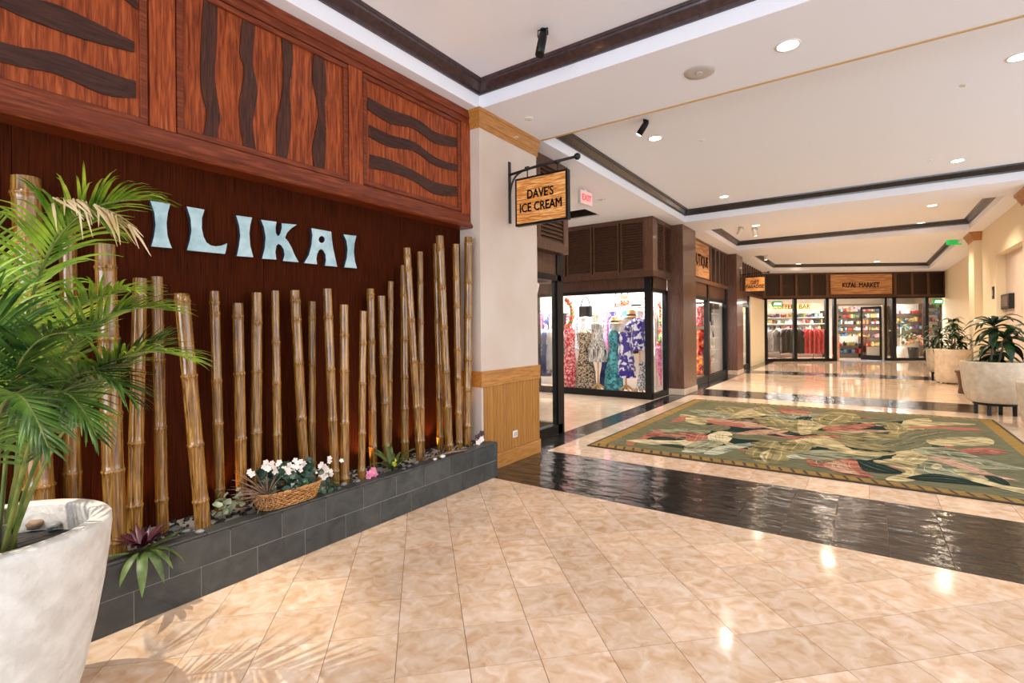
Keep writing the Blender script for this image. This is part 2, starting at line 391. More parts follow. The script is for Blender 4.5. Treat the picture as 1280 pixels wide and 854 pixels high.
M['f_leopard'] = fabric('brown_cream_print', c(36,24,20), c(206,186,158), 30, .44, .54)
M['f_bw'] = fabric('black_white_stripe', c(16,16,18), c(238,234,226), 9, .48, .52, sc=(14,14,.3))
M['f_teal'] = fabric('teal_batik', c(18,92,104), c(90,190,200), 12, .4, .6, dist=1)
M['f_purple'] = fabric('purple_white_flowers', c(58,44,150), c(240,240,250), 11, .5, .56)
M['f_grey'] = fabric('grey_white_print', c(110,112,120), c(236,236,236), 24)
M['f_pink'] = fabric('pink_scarf_fabric', c(226,90,140), c(244,160,190), 20)
M['f_hib'] = fabric('red_yellow_floral', c(30,10,16), c(240,170,40), 10, .36, .66, c3=c(206,24,36), dist=.6)
M['f_coral'] = fabric('coral_red_cotton', c(226,70,76), c(240,96,100), 5)
M['f_black'] = fabric('black_cotton', c(18,18,22), c(34,34,40), 5)
M['f_greyp'] = fabric('grey_cotton', c(150,146,146), c(180,176,172), 5)
M['f_white'] = fabric('white_cotton', c(238,234,230), c(222,216,210), 5)
M['f_navy'] = fabric('navy_cotton', c(24,40,96), c(36,60,130), 5)
M['lei_red'] = fabric('red_orange_flower_garland', c(200,40,40), c(246,160,120), 30)
M['lei_green'] = fabric('green_leaf_garland', c(60,120,40), c(170,200,110), 30)
M['f_valance'] = fabric('red_white_awning_stripe', c(196,40,50), c(244,240,236), 9, .49, .51, sc=(1,1,.01))
M['blue_pic'] = mat('blue_picture', c(60,120,140), .5)
PROD = [mat('carton_'+n, c(*k), .5) for n, k in (('red',(170,60,50)),('yellow',(220,196,120)),('green',(110,140,90)),('blue',(80,120,160)),('purple',(110,90,130)),('white',(236,232,224)),('orange',(206,140,86)),('pink',(216,164,164)),('brown',(96,62,42)),('cyan',(150,190,196)),('black',(34,34,36)),('olive',(150,146,90)))]

# ================================================================ FLOOR
floor = structure('floor')
MB().box((-14,-7,-.2),(9,36,-.003)).build('screed', M['grout'], floor)
def clip(poly, planes):
    for (a, b, c0) in planes:                       # keep a*x+b*y<=c0
        out = []
        for i in range(len(poly)):
            p, q = poly[i], poly[(i+1) % len(poly)]
            dp, dq = a*p[0]+b*p[1]-c0, a*q[0]+b*q[1]-c0
            if dp <= 0: out.append(p)
            if dp*dq < 0:
                t = dp/(dp-dq); out.append((p[0]+(q[0]-p[0])*t, p[1]+(q[1]-p[1])*t))
        poly = out
        if len(poly) < 3: return []
    return poly
def area(p): return abs(sum(p[i][0]*p[(i+1)%len(p)][1]-p[(i+1)%len(p)][0]*p[i][1] for i in range(len(p))))/2
def proj(p):
    q = Vector(p)-Vector((0,0,EYE)); z = q.dot(FW)
    return (CX+FPX*q.dot(RT)/z, CY-FPX*q.dot(UP)/z) if z > .05 else (-9999,-9999)
def tile(mb, poly, gap=.0014, tilt=.0003):
    cx_, cy_ = sum(p[0] for p in poly)/len(poly), sum(p[1] for p in poly)/len(poly)
    ax, ay = random.uniform(-tilt, tilt), random.uniform(-tilt, tilt); n = len(poly)
    top = []
    for p in poly:
        dx, dy = p[0]-cx_, p[1]-cy_; l = math.hypot(dx, dy) or 1
        top.append((cx_+dx*(1-gap*1.4/l), cy_+dy*(1-gap*1.4/l), dx/.15*ax+dy/.15*ay))
    mb.add(top+[(x, y, -.008) for x, y, _ in top], [tuple(range(n))]+[(i, i+n, (i+1)%n+n, (i+1)%n) for i in range(n)])
T = .3062; h = T/math.sqrt(2)
rest = MB(); near = []
for i in range(-40, 40):
    for j in range(-40, 40):
        cx_ = -1.588+(i-j)*h; cy_ = 1.848+(i+j)*h+h
        if not (-3.4 < cx_ < 4.0 and -4 < cy_ < 4.2): continue
        p = clip([(cx_, cy_-h), (cx_+h, cy_), (cx_, cy_+h), (cx_-h, cy_)], [(-1,0,2.925),(0,1,3.86),(1,0,3.9)])
        if len(p) < 3 or area(p) < .0008: continue
        q = proj((cx_, cy_, 0)); vis = any(-10 < proj((a,b,0))[0] < 1290 and 0 < proj((a,b,0))[1] < 862 for a, b in p)
        if vis: near.append((cx_**2+cy_**2, p, (cx_, cy_)))
        else: tile(rest, p)
near.sort(key=lambda t: t[0])
for k, (_, p, c0) in enumerate(near):
    if k < 295:
        m = MB(); tile(m, [(a-c0[0], b-c0[1]) for a, b in p]); o = m.build('marble_tile', M['marble'], floor); o.location = (c0[0], c0[1], 0)
    else: tile(rest, p)
rest.build('outer_marble_tiles', M['marble'], floor, kind='stuff')
# slate cross band in front of the rug: 4 rows
srest = MB(); cnt = 0
for k in range(-12, 13):
    for r in range(4):
        x0, y0 = .111+.3048*k, 3.862+.3*r
        p = clip([(x0,y0),(x0+.3048,y0),(x0+.3048,y0+.3),(x0,y0+.3)], [(-1,0,3.40),(1,0,3.9)])
        if not p or area(p) < .001: continue
        cx_, cy_ = x0+.15, y0+.15
        m = MB(); tile(m, [(a-cx_, b-cy_) for a, b in p], tilt=.0007); o = m.build('slate_tile', M['slate'], floor); o.location = (cx_, cy_, 0)
def grid(mb, x0, x1, y0, y1, s=.3048, tilt=.0002, planes=()):
    nx, ny = max(1, round((x1-x0)/s)), max(1, round((y1-y0)/s))
    for i in range(nx):
        for j in range(ny):
            a, b = x0+(x1-x0)*i/nx, y0+(y1-y0)*j/ny; c_, d_ = x0+(x1-x0)*(i+1)/nx, y0+(y1-y0)*(j+1)/ny
            p = [(a,b),(c_,b),(c_,d_),(a,d_)]
            if planes: p = clip(p, planes)
            if len(p) >= 3 and area(p) > .001: tile(mb, p, .0012, tilt)
# slate strip along the left shops: single tiles while they are still large, joined beyond
for j in range(16):
    y0 = 5.064+.3048*j; cx_, cy_ = -3.225, y0+.152
    m = MB(); tile(m, [(-.175,-.152),(.175,-.152),(.175,.152),(-.175,.152)], tilt=.0007); o = m.build('slate_tile', M['slate'], floor); o.location = (cx_, cy_, 0)
sl = MB(); grid(sl, -3.40, -3.05, 9.94, 23.5, tilt=.0006)
grid(sl, -3.05, 3.9, 10.9, 12.1, tilt=.0006); grid(sl, -3.05, 3.9, 16.8, 18.0, tilt=.0006)
sl.build('distant_slate_tiles', M['slate'], floor, kind='stuff')
# beige border slabs between slate and rug (each still legible)
for k in range(-10, 12):
    x0 = .111+.4572*k-.1
    p = clip([(x0,5.064),(x0+.4572,5.064),(x0+.4572,5.52),(x0,5.52)], [(-1,0,3.05),(1,0,3.9)])
    if not p: continue
    m = MB(); tile(m, [(a-x0, b-5.3) for a, b in p]); o = m.build('border_tile', M['marble'], floor); o.location = (x0, 5.3, 0)
fm = MB(); grid(fm, -3.05, 3.9, 5.52, 10.9); grid(fm, -3.05, 3.9, 12.1, 16.8); grid(fm, -3.05, 3.9, 18.0, 30)
grid(fm, -9, -3.40, 5.064, 9.7); grid(fm, -9, -3.40, 9.7, 20, s=.6); grid(fm, -9, -3.40, 20, 30, s=.6)
fm.build('distant_marble_tiles', M['marble_far'], floor, kind='stuff')

# ================================================================ CEILING
SOF, TOP = 3.58, 3.815
def yfac(x, off=0): return 22.6+(x+3.395)*.659-off
T1 = [(-3.09,-6.2),(3.2,-6.2),(3.2,3.90),(-3.09,3.90)]
T2 = [(-3.04,4.98),(2.9,4.98),(2.9,10.58),(-3.04,10.58)]
T3 = [(-2.97,11.75),(1.93,11.75),(1.93,15.35),(-2.97,15.35)]
T4 = [(-2.95,16.95),(2.0,16.95),(2.0,yfac(2.0,1.0)),(-2.95,yfac(-2.95,1.0))]
SL = [(-4.9,8.30),(-4.16,8.30),(-4.16,8.92),(-4.9,8.92)]
ceiling = structure('ceiling')
MB().prism([[(-14,-7),(3.6,-7),(3.6,34),(-14,34)], T1, T2, T3, T4, SL], lambda a, b: Vector((a,b,SOF)), (0,0,.4)).build('soffit', M['ceil'], ceiling)
for t in (T1, T2, T3, T4, SL):
    xs = [p[0] for p in t]; ys = [p[1] for p in t]
    MB().box((min(xs)-.05,min(ys)-.05,TOP),(max(xs)+.05,max(ys)+.05,TOP+.08)).build('tray_panel', M['ceil'], ceiling)
MB().box((-3.04,4.955,SOF-.006),(3.6,4.985,SOF+.03)).build('edge_strip', M['tan'], ceiling)
def inset(loop, d):
    n = len(loop); out = []
    for i in range(n):
        p0, p1, p2 = Vector(loop[i-1]), Vector(loop[i]), Vector(loop[(i+1)%n])
        e1, e2 = (p1-p0).normalized(), (p2-p1).normalized()
        n1, n2 = Vector((-e1.y, e1.x)), Vector((-e2.y, e2.x))
        b = (n1+n2); b = b/(1+n1.dot(n2)); out.append(p1+b*d)
    return out
def crown(name, loop, prof, m, edges=None):
    st = structure(name); n = len(loop); rings = [[(p.x, p.y, z) for p in inset(loop, d)] for d, z in prof]
    for i in range(n):
        mb = MB(); vs = [r[i] for r in rings]+[r[(i+1)%n] for r in rings]; k = len(prof)
        mb.add(vs, [(a, a+1, a+1+k, a+k) for a in range(k-1)]+[(k-1, 0, k, 2*k-1)]+[tuple(range(k)), tuple(range(2*k-1, k-1, -1))])
        mb.build('crown_moulding', m, st)
CP = [(.0,3.705),(.022,3.705),(.026,3.728),(.036,3.735),(.082,3.775),(.088,3.79),(.10,3.792),(.104,TOP),(0,TOP)]
crown('trim_1', T1, CP, M['crown']); crown('trim_2', T2, CP, M['crown2']); crown('trim_3', T3, CP, M['crown2']); crown('trim_4', T4, CP, M['crown2'])
crown('trim_5', SL, [(0,3.60),(.03,3.60),(.06,TOP),(0,TOP)], M['crown2'])

# ================================================================ LEFT WALL, PIER
wl = structure('wall_left')
MB().box((-3.75,-3.2,0),(-3.372,3.9,SOF)).build('wall_core', M['gap'], wl)
for y0, y1 in ((-3.2,-.7),(-.697,.622),(.625,1.86),(1.863,3.1),(3.103,3.9)):
    MB().box((-3.374,y0,.25),(-3.354,y1,2.5),.001).build('wall_panel', M['backwall'], wl)
pier = structure('wall_pier')
MB().box((-3.7,3.9,0),(-3.097,4.95,SOF)).build('plaster', M['wallpaint'], pier)
def band(mb, z0, z1, d0, d1):     # trim wrapping the pier's two visible faces
    x0, y0, y1 = -3.097, 3.9, 4.95
    pr = [(x0+d0-.0, z0), (x0+d1, z1)]
    vs = []
    for d, z in ((-.01,z0),(d0,z0),(d1,z1),(-.01,z1)):
        vs += [(-3.354, y0-d, z), (x0+d, y0-d, z), (x0+d, y1+.02, z)]
    mb.add(vs, [(0,1,4,3),(1,2,5,4),(3,4,7,6),(4,5,8,7),(6,7,10,9),(7,8,11,10),(2,11,8,5),(0,3,6,9)])
m = MB(); band(m, 3.40, 3.455, .008, .010); m.build('crown_base', M['honey'], pier)
m = MB(); band(m, 3.455, 3.55, .014, .034); m.build('crown_cove', M['honey'], pier)
m = MB(); band(m, 3.55, SOF, .040, .046); m.build('crown_lip', M['honey'], pier)
m = MB(); band(m, .85, .985, .018, .018); band(m, .985, 1.005, .024, .024); m.build('chair_rail', M['honey'], pier)
MB().box((-3.10,3.93,0),(-3.08,4.972,.152),.002).build('skirting', M['honey'], pier)
yy = 3.93
while yy < 4.94:
    w = random.choice((.042,.052,.06)); MB().box((-3.098,yy,.156),(-3.086+random.uniform(-.001,.001),min(yy+w-.003,4.955),.848),.0015).build('wainscot_plank', M['honey_v'], pier); yy += w
outlet = thing('wall_outlet', (-3.086,4.455,.26), 'white double wall socket low on the honey wood wainscot', 'outlet')
MB().box((-3.086,4.413,.262),(-3.080,4.497,.334),.002).build('cover_plate', M['white'], outlet)
for dy in (4.432, 4.462):
    s_ = MB().box((-3.080,dy,.275),(-3.0785,dy+.020,.321)).build('socket', M['grille'], outlet)
    MB().box((-3.0785,dy+.005,.300),(-3.0783,dy+.008,.312)).box((-3.0785,dy+.012,.300),(-3.0783,dy+.015,.312)).box((-3.0785,dy+.005,.280),(-3.0783,dy+.008,.292)).box((-3.0785,dy+.012,.280),(-3.0783,dy+.015,.292)).build('slots', M['black'], s_)

# ================================================================ WOODEN OVERHANG WITH WAVE PANELS
XF = -3.21
box_ = thing('wave_panel_overhang', (XF,2,2.42), 'long red-brown wooden overhang with carved wave panels above the bamboo', 'wall panelling')
MB().box((-3.36,-3.2,2.44),(XF-.022,3.897,SOF)).build('carcass', M['wood'], box_)
# rails and stiles around the three panels (openings)
PAN = [(-.35,1.146,2.545,3.30,'h'), (1.280,2.458,2.552,3.44,'v'), (2.592,3.762,2.56,3.44,'h')]
ZT = 3.445
for (y0,y1,z0,z1,_k) in PAN: pass
MB().box((XF-.024,-3.2,ZT),(XF,3.897,SOF-.002),.002).build('top_rail', M['wood_h'], box_)
MB().box((XF+.0,-3.2,3.50),(XF+.012,3.9,SOF-.001),.003).build('top_moulding', M['wood_h'], box_)
MB().box((XF-.024,-3.2,2.462),(XF,3.897,2.552),.002).build('bottom_rail', M['wood_h'], box_)
for y0, y1 in ((-.5,-.354),(1.150,1.277),(2.461,2.589),(3.765,3.897)):
    MB().box((XF-.024,y0,2.553),(XF,y1,ZT-.001),.002).build('stile', M['wood'], box_)
m = MB(); pr = [(-3.36,2.42),(-3.196,2.42),(XF+.028,2.432),(XF+.022,2.45),(XF+.004,2.475),(-3.36,2.475)]
m.add([(x,-3.2,z) for x, z in pr]+[(x,3.902,z) for x, z in pr], [(i,(i+1)%6,(i+1)%6+6,i+6) for i in range(6)]+[tuple(range(5,-1,-1)), tuple(range(6,12))]).build('bottom_nosing', M['wood_h'], box_)
def wedge(sharp, soft, name, m, par, x0=-3.236, t=.014):
    """strip that is thick along its sharp edge and runs out at the soft edge; lists of (y,z)"""
    mb = MB(); n = len(sharp)
    def interp(pts, k=4):
        out = []
        for i in range(len(pts)-1):
            p0, p1, p2, p3 = pts[max(i-1,0)], pts[i], pts[i+1], pts[min(i+2,len(pts)-1)]
            for j in range(k):
                t_ = j/k
                out.append(tuple(.5*((2*p1[a])+(-p0[a]+p2[a])*t_+(2*p0[a]-5*p1[a]+4*p2[a]-p3[a])*t_*t_+(-p0[a]+3*p1[a]-3*p2[a]+p3[a])*t_**3) for a in (0,1)))
        out.append(pts[-1]); return out
    A, B = interp(sharp), interp(soft); n = len(A)
    vs = [(x0+t,y,z) for y,z in A]+[(x0+.001,y,z) for y,z in B]+[(x0-.002,y,z) for y,z in A]
    fs = [(i,i+1,n+i+1,n+i) for i in range(n-1)]+[(i,2*n+i,2*n+i+1,i+1) for i in range(n-1)]
    mb.add(vs, fs); return mb.build(name, m, par)
def yz(pts, x=-3.236): return [tuple(on_x(a,b,x))[1:] for a, b in pts]
XS = -3.222
PM = M['wood']
fillers = []
for idx, (y0,y1,z0,z1,k) in enumerate(PAN):
    z1 = ZT-.001
    p = MB().box((XF-.030,y0+.004,z0+.004),(-3.236,y1-.004,z1-.004)).build('panel', M['wood'], box_)
    fr = MB(); w = .040
    for a, b in (((y0+.004,z0+.004),(y1-.004,z0+w)),((y0+.004,z1-w),(y1-.004,z1-.004)),((y0+.004,z0+w),(y0+w,z1-w)),((y1-w,z0+w),(y1-.004,z1-w))):
        fr.box((-3.236,a[0],a[1]),(XF-.003,b[0],b[1]),.004)
    fr.build('panel_bead', M['wood_h'], p)
    for n_ in ():
        pass
    if idx == 0:
        def hy(pts, ext, x=-3.236):   # px points + leftwards extension outside the frame
            q = yz(pts, x); return [(q[0][0]-.45, q[0][1]+ext)] + q
        wedge(hy([(2,77),(70,92),(130,118),(170,122)], .02, XS), hy([(2,45),(70,58),(130,80),(170,95)], .03), 'wave_strip', M['wood_dark'], p)
        wedge(hy([(2,8),(60,33),(110,50),(168,65)], .10, XS), hy([(20,-20),(75,-2),(120,20),(168,48)], .10), 'wave_strip', M['wood_dark'], p)
        wedge([(y0+.05,3.40),(.75,3.37),(.93,3.25),(1.098,3.17)], [(y0+.05,3.41),(.75,3.41),(.93,3.37),(1.098,3.30)], 'wave_strip', M['wood_dark'], p)
    if idx == 2:
        def cv(l, x=-3.236): return yz([(380+a/3.048, b/3.048) for a, b in l], x)
        for up, lo in (([(242,355),(330,400),(430,440),(500,490),(582,515)],[(242,415),(330,470),(420,490),(500,545),(582,560)]),
                       ([(245,460),(330,500),(420,530),(500,590),(582,620)],[(248,520),(330,560),(420,575),(500,630),(582,652)]),
                       ([(248,570),(340,600),(420,640),(500,680),(582,700)],[(250,640),(330,655),(420,690),(500,740),(582,748)])):
            wedge(cv(lo, XS), cv(up), 'wave_strip', M['wood_dark'], p)
    if idx == 1:
        for sh, so in (([(255.6,-8),(251.4,56),(251.4,107),(258.5,140.5),(254,172)],[(277,-2),(277,48),(274,96),(280,145),(276,172)]),
                       ([(303.5,22),(300,64.6),(306,90),(299,135),(305,186)],[(324,32),(321,84),(327,120),(321,160),(325,190)]),
                       ([(352,46),(354.5,80),(353.4,112.4),(346.4,157.3),(346.4,196)],[(370,54),(369,80),(364.6,112),(369,157),(363,201)]),
                       ([(392.7,67),(391.3,98.3),(398.3,140.5),(391.3,182.6),(392.7,208)],[(409.6,73),(412.4,112.4),(409,140.5),(412,168.6),(410,213)])):
            wedge(yz(sh, XS), yz(so), 'wave_strip', M['wood_dark_v'], p)

# ================================================================ LETTERS
XL = -3.326
def L4(pts): return [tuple(on_x(180+a/3.883, 230+b/3.883, XL))[1:] for a, b in pts]
LET = {'I': [[(30,82),(80,89),(127,97),(115,140),(109,190),(113,250),(124,285),(135,312),(85,308),(35,303),(48,255),(56,200),(50,140)]],
 'L': [[(207,110),(250,117),(293,125),(281,165),(280,215),(288,255),(303,285),(325,299),(350,303),(378,299),(403,288),(399,315),(393,340),(300,331),(208,322),(222,275),(230,225),(226,170)]],
 'I2': [[(447,153),(485,158),(524,163),(515,200),(511,240),(515,300),(530,356),(490,353),(450,350),(460,305),(467,250),(461,200)]],
 'K': [[(567,174),(605,179),(643,184),(638,210),(639,235),(645,250),(654,252),(662,240),(668,215),(668,191),(741,198),(715,215),(693,238),(684,262),(700,280),(716,310),(728,340),(750,380),(712,377),(674,374),(682,345),(678,318),(665,298),(652,291),(642,300),(637,330),(642,367),(607,365),(573,363),(585,315),(590,260),(582,210)]],
 'A': [[(812,215),(860,223),(908,232),(911,265),(917,310),(937,402),(907,399),(878,397),(883,370),(880,342),(870,323),(860,316),(849,321),(840,340),(836,365),(840,390),(808,387),(777,384),(800,345),(812,300),(817,250)], [(862+15*math.cos(t), 270+17*math.sin(t)) for t in [2*PI*i/14 for i in range(14)]]],
 'I3': [[(968,245),(1000,249),(1030,252),(1021,290),(1018,330),(1023,375),(1033,410),(1000,407),(972,405),(984,360),(988,315),(982,275)]]}
LLAB = {'I':'first wall letter, a waisted blue-green I nearest the palm','L':'blue-green wall letter L with curled foot','I2':'blue-green wall letter I between the L and the K','K':'blue-green wall letter K with flared strokes','A':'blue-green wall letter A with a round hole','I3':'last wall letter, the small-looking blue-green I at right end'}
for k, loops in LET.items():
    Ls = [L4(l) for l in loops]; c0 = (XL, sum(p[0] for p in Ls[0])/len(Ls[0]), min(p[1] for p in Ls[0]))
    t = thing('wall_letter', (-3.354, c0[1], c0[2]), LLAB[k], 'letter', 'letters mounted on the dark wood wall')
    MB().prism(Ls, lambda a, b: Vector((XL,a,b)), (-.028,0,0)).build('letter_body', M['letter_side'], t)
    MB().prism(Ls, lambda a, b: Vector((XL+.002,a,b)), (-.002,0,0)).build('letter_face', M['teal_letter'], t)

# ================================================================ PLANTER
pl = thing('stone_planter', (-3.14,1.5,0), 'low planter wall of dark slate blocks running under the bamboo', 'planter')
MB().box((-3.352,-1.9,0),(-2.929,3.895,.306)).build('planter_core', M['lightgrout'], pl)
def bricks(z0, z1, off):
    y = off-.3058*9
    while y < 3.92:
        a, b = max(y,-1.9)+.0015, min(y+.3058,3.925)-.0015
        if b-a > .02:
            o = MB().box((-.012,.0004,0),(0,b-a-.0004,z1-z0-.0034),.0012).build('slate_block', M['brick_slate'], pl, local=True)
            o.location = (-2.926-(-3.14)+random.uniform(0,.001), a-1.5, z0+.0015)
        y += .3058
bricks(0, .1605, .961); bricks(.1605, .3195, 1.114)
y = .99-.3058*9
while y < 3.92:
    a, b = max(y,-1.9)+.0015, min(y+.3058,3.925)-.0015
    if b-a > .02:
        o = MB().box((-.098,0,0),(0,b-a,.012),.002).build('cap_stone', M['brick_slate'], pl, local=True); o.location = (-2.926+3.14, a-1.5, .3195)
    y += .3058
o = MB().box((-3.354,3.897,0),(-2.928,3.925,.318),.001).build('end_block', M['brick_slate'], pl)
mul = MB()
for k in range(900):
    y = random.uniform(-.6,3.88); x = random.uniform(-3.345,-3.03); r = random.uniform(.008,.02)
    mul.blob((x,y,.300+random.uniform(0,.012)), r, 0, .3)
mul.build('lava_gravel', M['soil'], pl, kind='stuff')

# ================================================================ BAMBOO
B = [(32,222,48,600,.118,-3.20),(84,270,91,620,.078,-3.25),(131,306,145,690,.094,None),(175,348,168,658,.074,-3.22),(196,346,203,664,.064,None),(227,367,254,661,.08,None),(268,364,275,632,.060,-3.26),(297,379,302,612,.070,-3.27),(321,366,320,600,.072,-3.28),(344,363.5,347.5,595,.056,-3.26),(368.5,363,380,585,.070,-3.24),(390,377,390,580,.056,-3.28),(409,361,419,605,.066,-3.12),(430,381,431,604,.068,-3.10),(454,389,452,599,.055,-3.07),(463,361,466.5,578,.066,-3.27),(476.5,370,483,566,.070,-3.24),(488.5,352,486,565,.052,-3.30),(505,332,506,570,.070,-3.27),(508.5,310,525,576,.064,-3.10),(525,315,527,565,.062,-3.29),(549.5,295,561.5,562,.078,-3.15),(545,305,550.5,560,.066,-3.25),(569.5,305.5,574,558,.070,-3.16),(585.5,296.5,584,555,.080,-3.15)]
WHERE = ['thickest bamboo pole, behind the palm at the far left','slim bamboo pole right of the thickest one, half hidden by palm','wide bamboo pole standing just beside the white palm pot','bamboo pole behind the purple bromeliad','thin upright bamboo pole right of the bromeliad, under letter I','bamboo pole leaning right under the first letter','bamboo pole beside the leaning one, behind pale plant','short bamboo pole left of the flower basket','bamboo pole behind the left end of the basket, under second I','slender bamboo pole behind the middle of the basket','stout leaning bamboo pole under the letter K','thin low bamboo pole under the gap between K and A','tall bamboo pole in front of the white blossoms, under letter A','short bamboo pole right of the white blossoms','shortest pale bamboo pole, near the pink flower','bamboo pole with a collar near its top, behind the shortest','bamboo pole behind the green strap-leaf plant, leaning left','thinnest bamboo pole crossing behind the strap-leaf plant','bamboo pole rising above the yellow bloom','pale thin bamboo pole leaning across its neighbour','bamboo pole behind the pale leaning one','tallest thick bamboo pole leaning near the box end','bamboo pole in front of the tallest leaning one','bamboo pole second from the white pier','bamboo pole at the right end against the white pier']
for i, (tx, ty, bx, by, dia, xx) in enumerate(B):
    if xx is None: xx = min(max(on_z(bx, by, .315).x, -3.27), -3.06)
    top = on_x(tx, ty, xx); b0 = on_x(bx, by, xx)
    if i in (0,1): top.x = -3.22; top = on_x(tx,ty,-3.22)
    base = top+(b0-top)*((top.z-.298)/(top.z-b0.z))
    H_ = (top-base).length; R = dia/2; prof = []; z = 0
    random.seed(100+i); nodes = [random.uniform(.05,.2)]
    while nodes[-1] < H_-.12: nodes.append(nodes[-1]+random.uniform(.26,.42))
    nodes = [n for n in nodes if n < H_-.03]
    if i == 0: nodes.append(H_-.075)
    if i in (6,10,15,19): nodes.append(H_-.07)
    zs = {0.0: 1.0, H_: .93}
    rings = []
    for n in sorted(set(nodes)):
        rings.append(n)
    pts = [(0,1.0)]
    for n in rings:
        pts += [(n-.030,.985),(n-.010,1.03),(n-.004,1.10),(n+.001,1.11),(n+.006,1.03),(n+.012,.985),(n+.04,.97)]
    pts += [(H_,.95)]
    pts = sorted((min(max(a,0),H_), b) for a, b in pts)
    d = (top-base)/H_; path = [base+d*a for a, b in pts]; rad = [R*b*(1-.06*a/H_) for a, b in pts]
    t = thing('bamboo_pole', tuple(base), WHERE[i], 'bamboo pole', 'cut bamboo poles standing in the planter')
    mb = MB(); mb.tube(path, rad, 16, cap=False); mb.build('culm', M['bamboo'], t)
    # hollow cut end
    m2 = MB(); e = top; u = d.orthogonal().normalized(); w = d.cross(u); rr = rad[-1]; vs = []
    for r_, dz in ((rr,0),(rr*.72,0),(rr*.70,-.05)):
        vs += [e+d*dz+(u*math.cos(2*PI*k/16)+w*math.sin(2*PI*k/16))*r_ for k in range(16)]
    m2.add(vs, [(j*16+k, j*16+(k+1)%16, (j+1)*16+(k+1)%16, (j+1)*16+k) for j in range(2) for k in range(16)]+[tuple(32+k for k in range(16))]); m2.build('cut_end', M['drift'], t)
random.seed(11)

# ================================================================ PALM IN WHITE POT
PC = (-2.485,.385)
pt = thing('palm_pot', (PC[0],PC[1],0), 'large round white rough plaster pot at the lower left corner', 'pot')
RR = .345
prof = [(.20,0),(.225,.05),(.262,.18),(.296,.34),(.322,.5),(.338,.62),(.345,.70),(.345,.735),(.338,.742),(.290,.742),(.283,.735),(.280,.62)]
MB().lathe(prof, (PC[0],PC[1],0), 72, cap=False, jitter=.002).lathe([(.0,0),(.2,0)], (PC[0],PC[1],.001), 72, cap=False).build('pot_body', M['pot'], pt)
MB().lathe([(.284,.638),(.15,.645),(.0,.65)], (PC[0],PC[1],0), 40, cap=False).build('potting_soil', M['soil'], pt)
palm = thing('areca_palm', (PC[0],PC[1],.64), 'feathery green areca palm growing in the white pot', 'palm')
def qbez(p, n):
    p = [Vector(q) for q in p]; out = []
    for i in range(n+1):
        t = i/n; q = list(p)
        while len(q) > 1: q = [q[j]*(1-t)+q[j+1]*t for j in range(len(q)-1)]
        out.append(q[0])
    return out
def frond(ctrl, ll, start=.3, nl=40, m='palm', droop=.5, wid=.009, seed=0, dry=0, fl=1.0):
    rnd = random.Random(seed); P = qbez(ctrl, 48); n = len(P)
    f = MB().tube(P, [.0065*(1-.8*i/(n-1))+.001 for i in range(n)], 5).build('frond_stalk', M['stem'], palm)
    A = MB()
    for k in range(nl):
        t = start+(1-start)*(k+.5)/nl; q = t*(n-1); i = int(q); fr = q-i
        if i >= n-1: continue
        p = P[i]*(1-fr)+P[i+1]*fr; d = (P[i+1]-P[i]).normalized()
        side = d.cross(Vector((0,0,1)));
        if side.length < .1: side = Vector((1,0,0))
        side.normalize(); upv = side.cross(d).normalized()
        s_ = (t-start)/(1-start); L_ = ll*(math.sin(PI*(.12+.80*s_))**.6)*rnd.uniform(.85,1.1)
        for sg in (-1, 1):
            ang = math.radians(58-32*s_+rnd.uniform(-7,7))
            v = (d*math.cos(ang)+side*sg*math.sin(ang)+upv*rnd.uniform(.05,.35)).normalized()
            pts = []; q_ = p.copy(); vv = v.copy(); st = L_/5
            for j in range(6):
                pts.append(q_.copy()); q_ = q_+vv*st; vv = (vv+Vector((0,0,-droop*(.10+.10*j)*rnd.uniform(.7,1.3)))).normalized()
            w = wid*fl; A.blade(pts, [w*.45,w,w*.95,w*.75,w*.45,w*.08], d.cross(vv) if False else upv.cross(v), .35)
    A.build('leaflets', M['palm_dry'] if dry else M[m], f)
SOILZ = .645
def R_(dx, dy): return Vector((PC[0]+dx, PC[1]+dy, SOILZ))
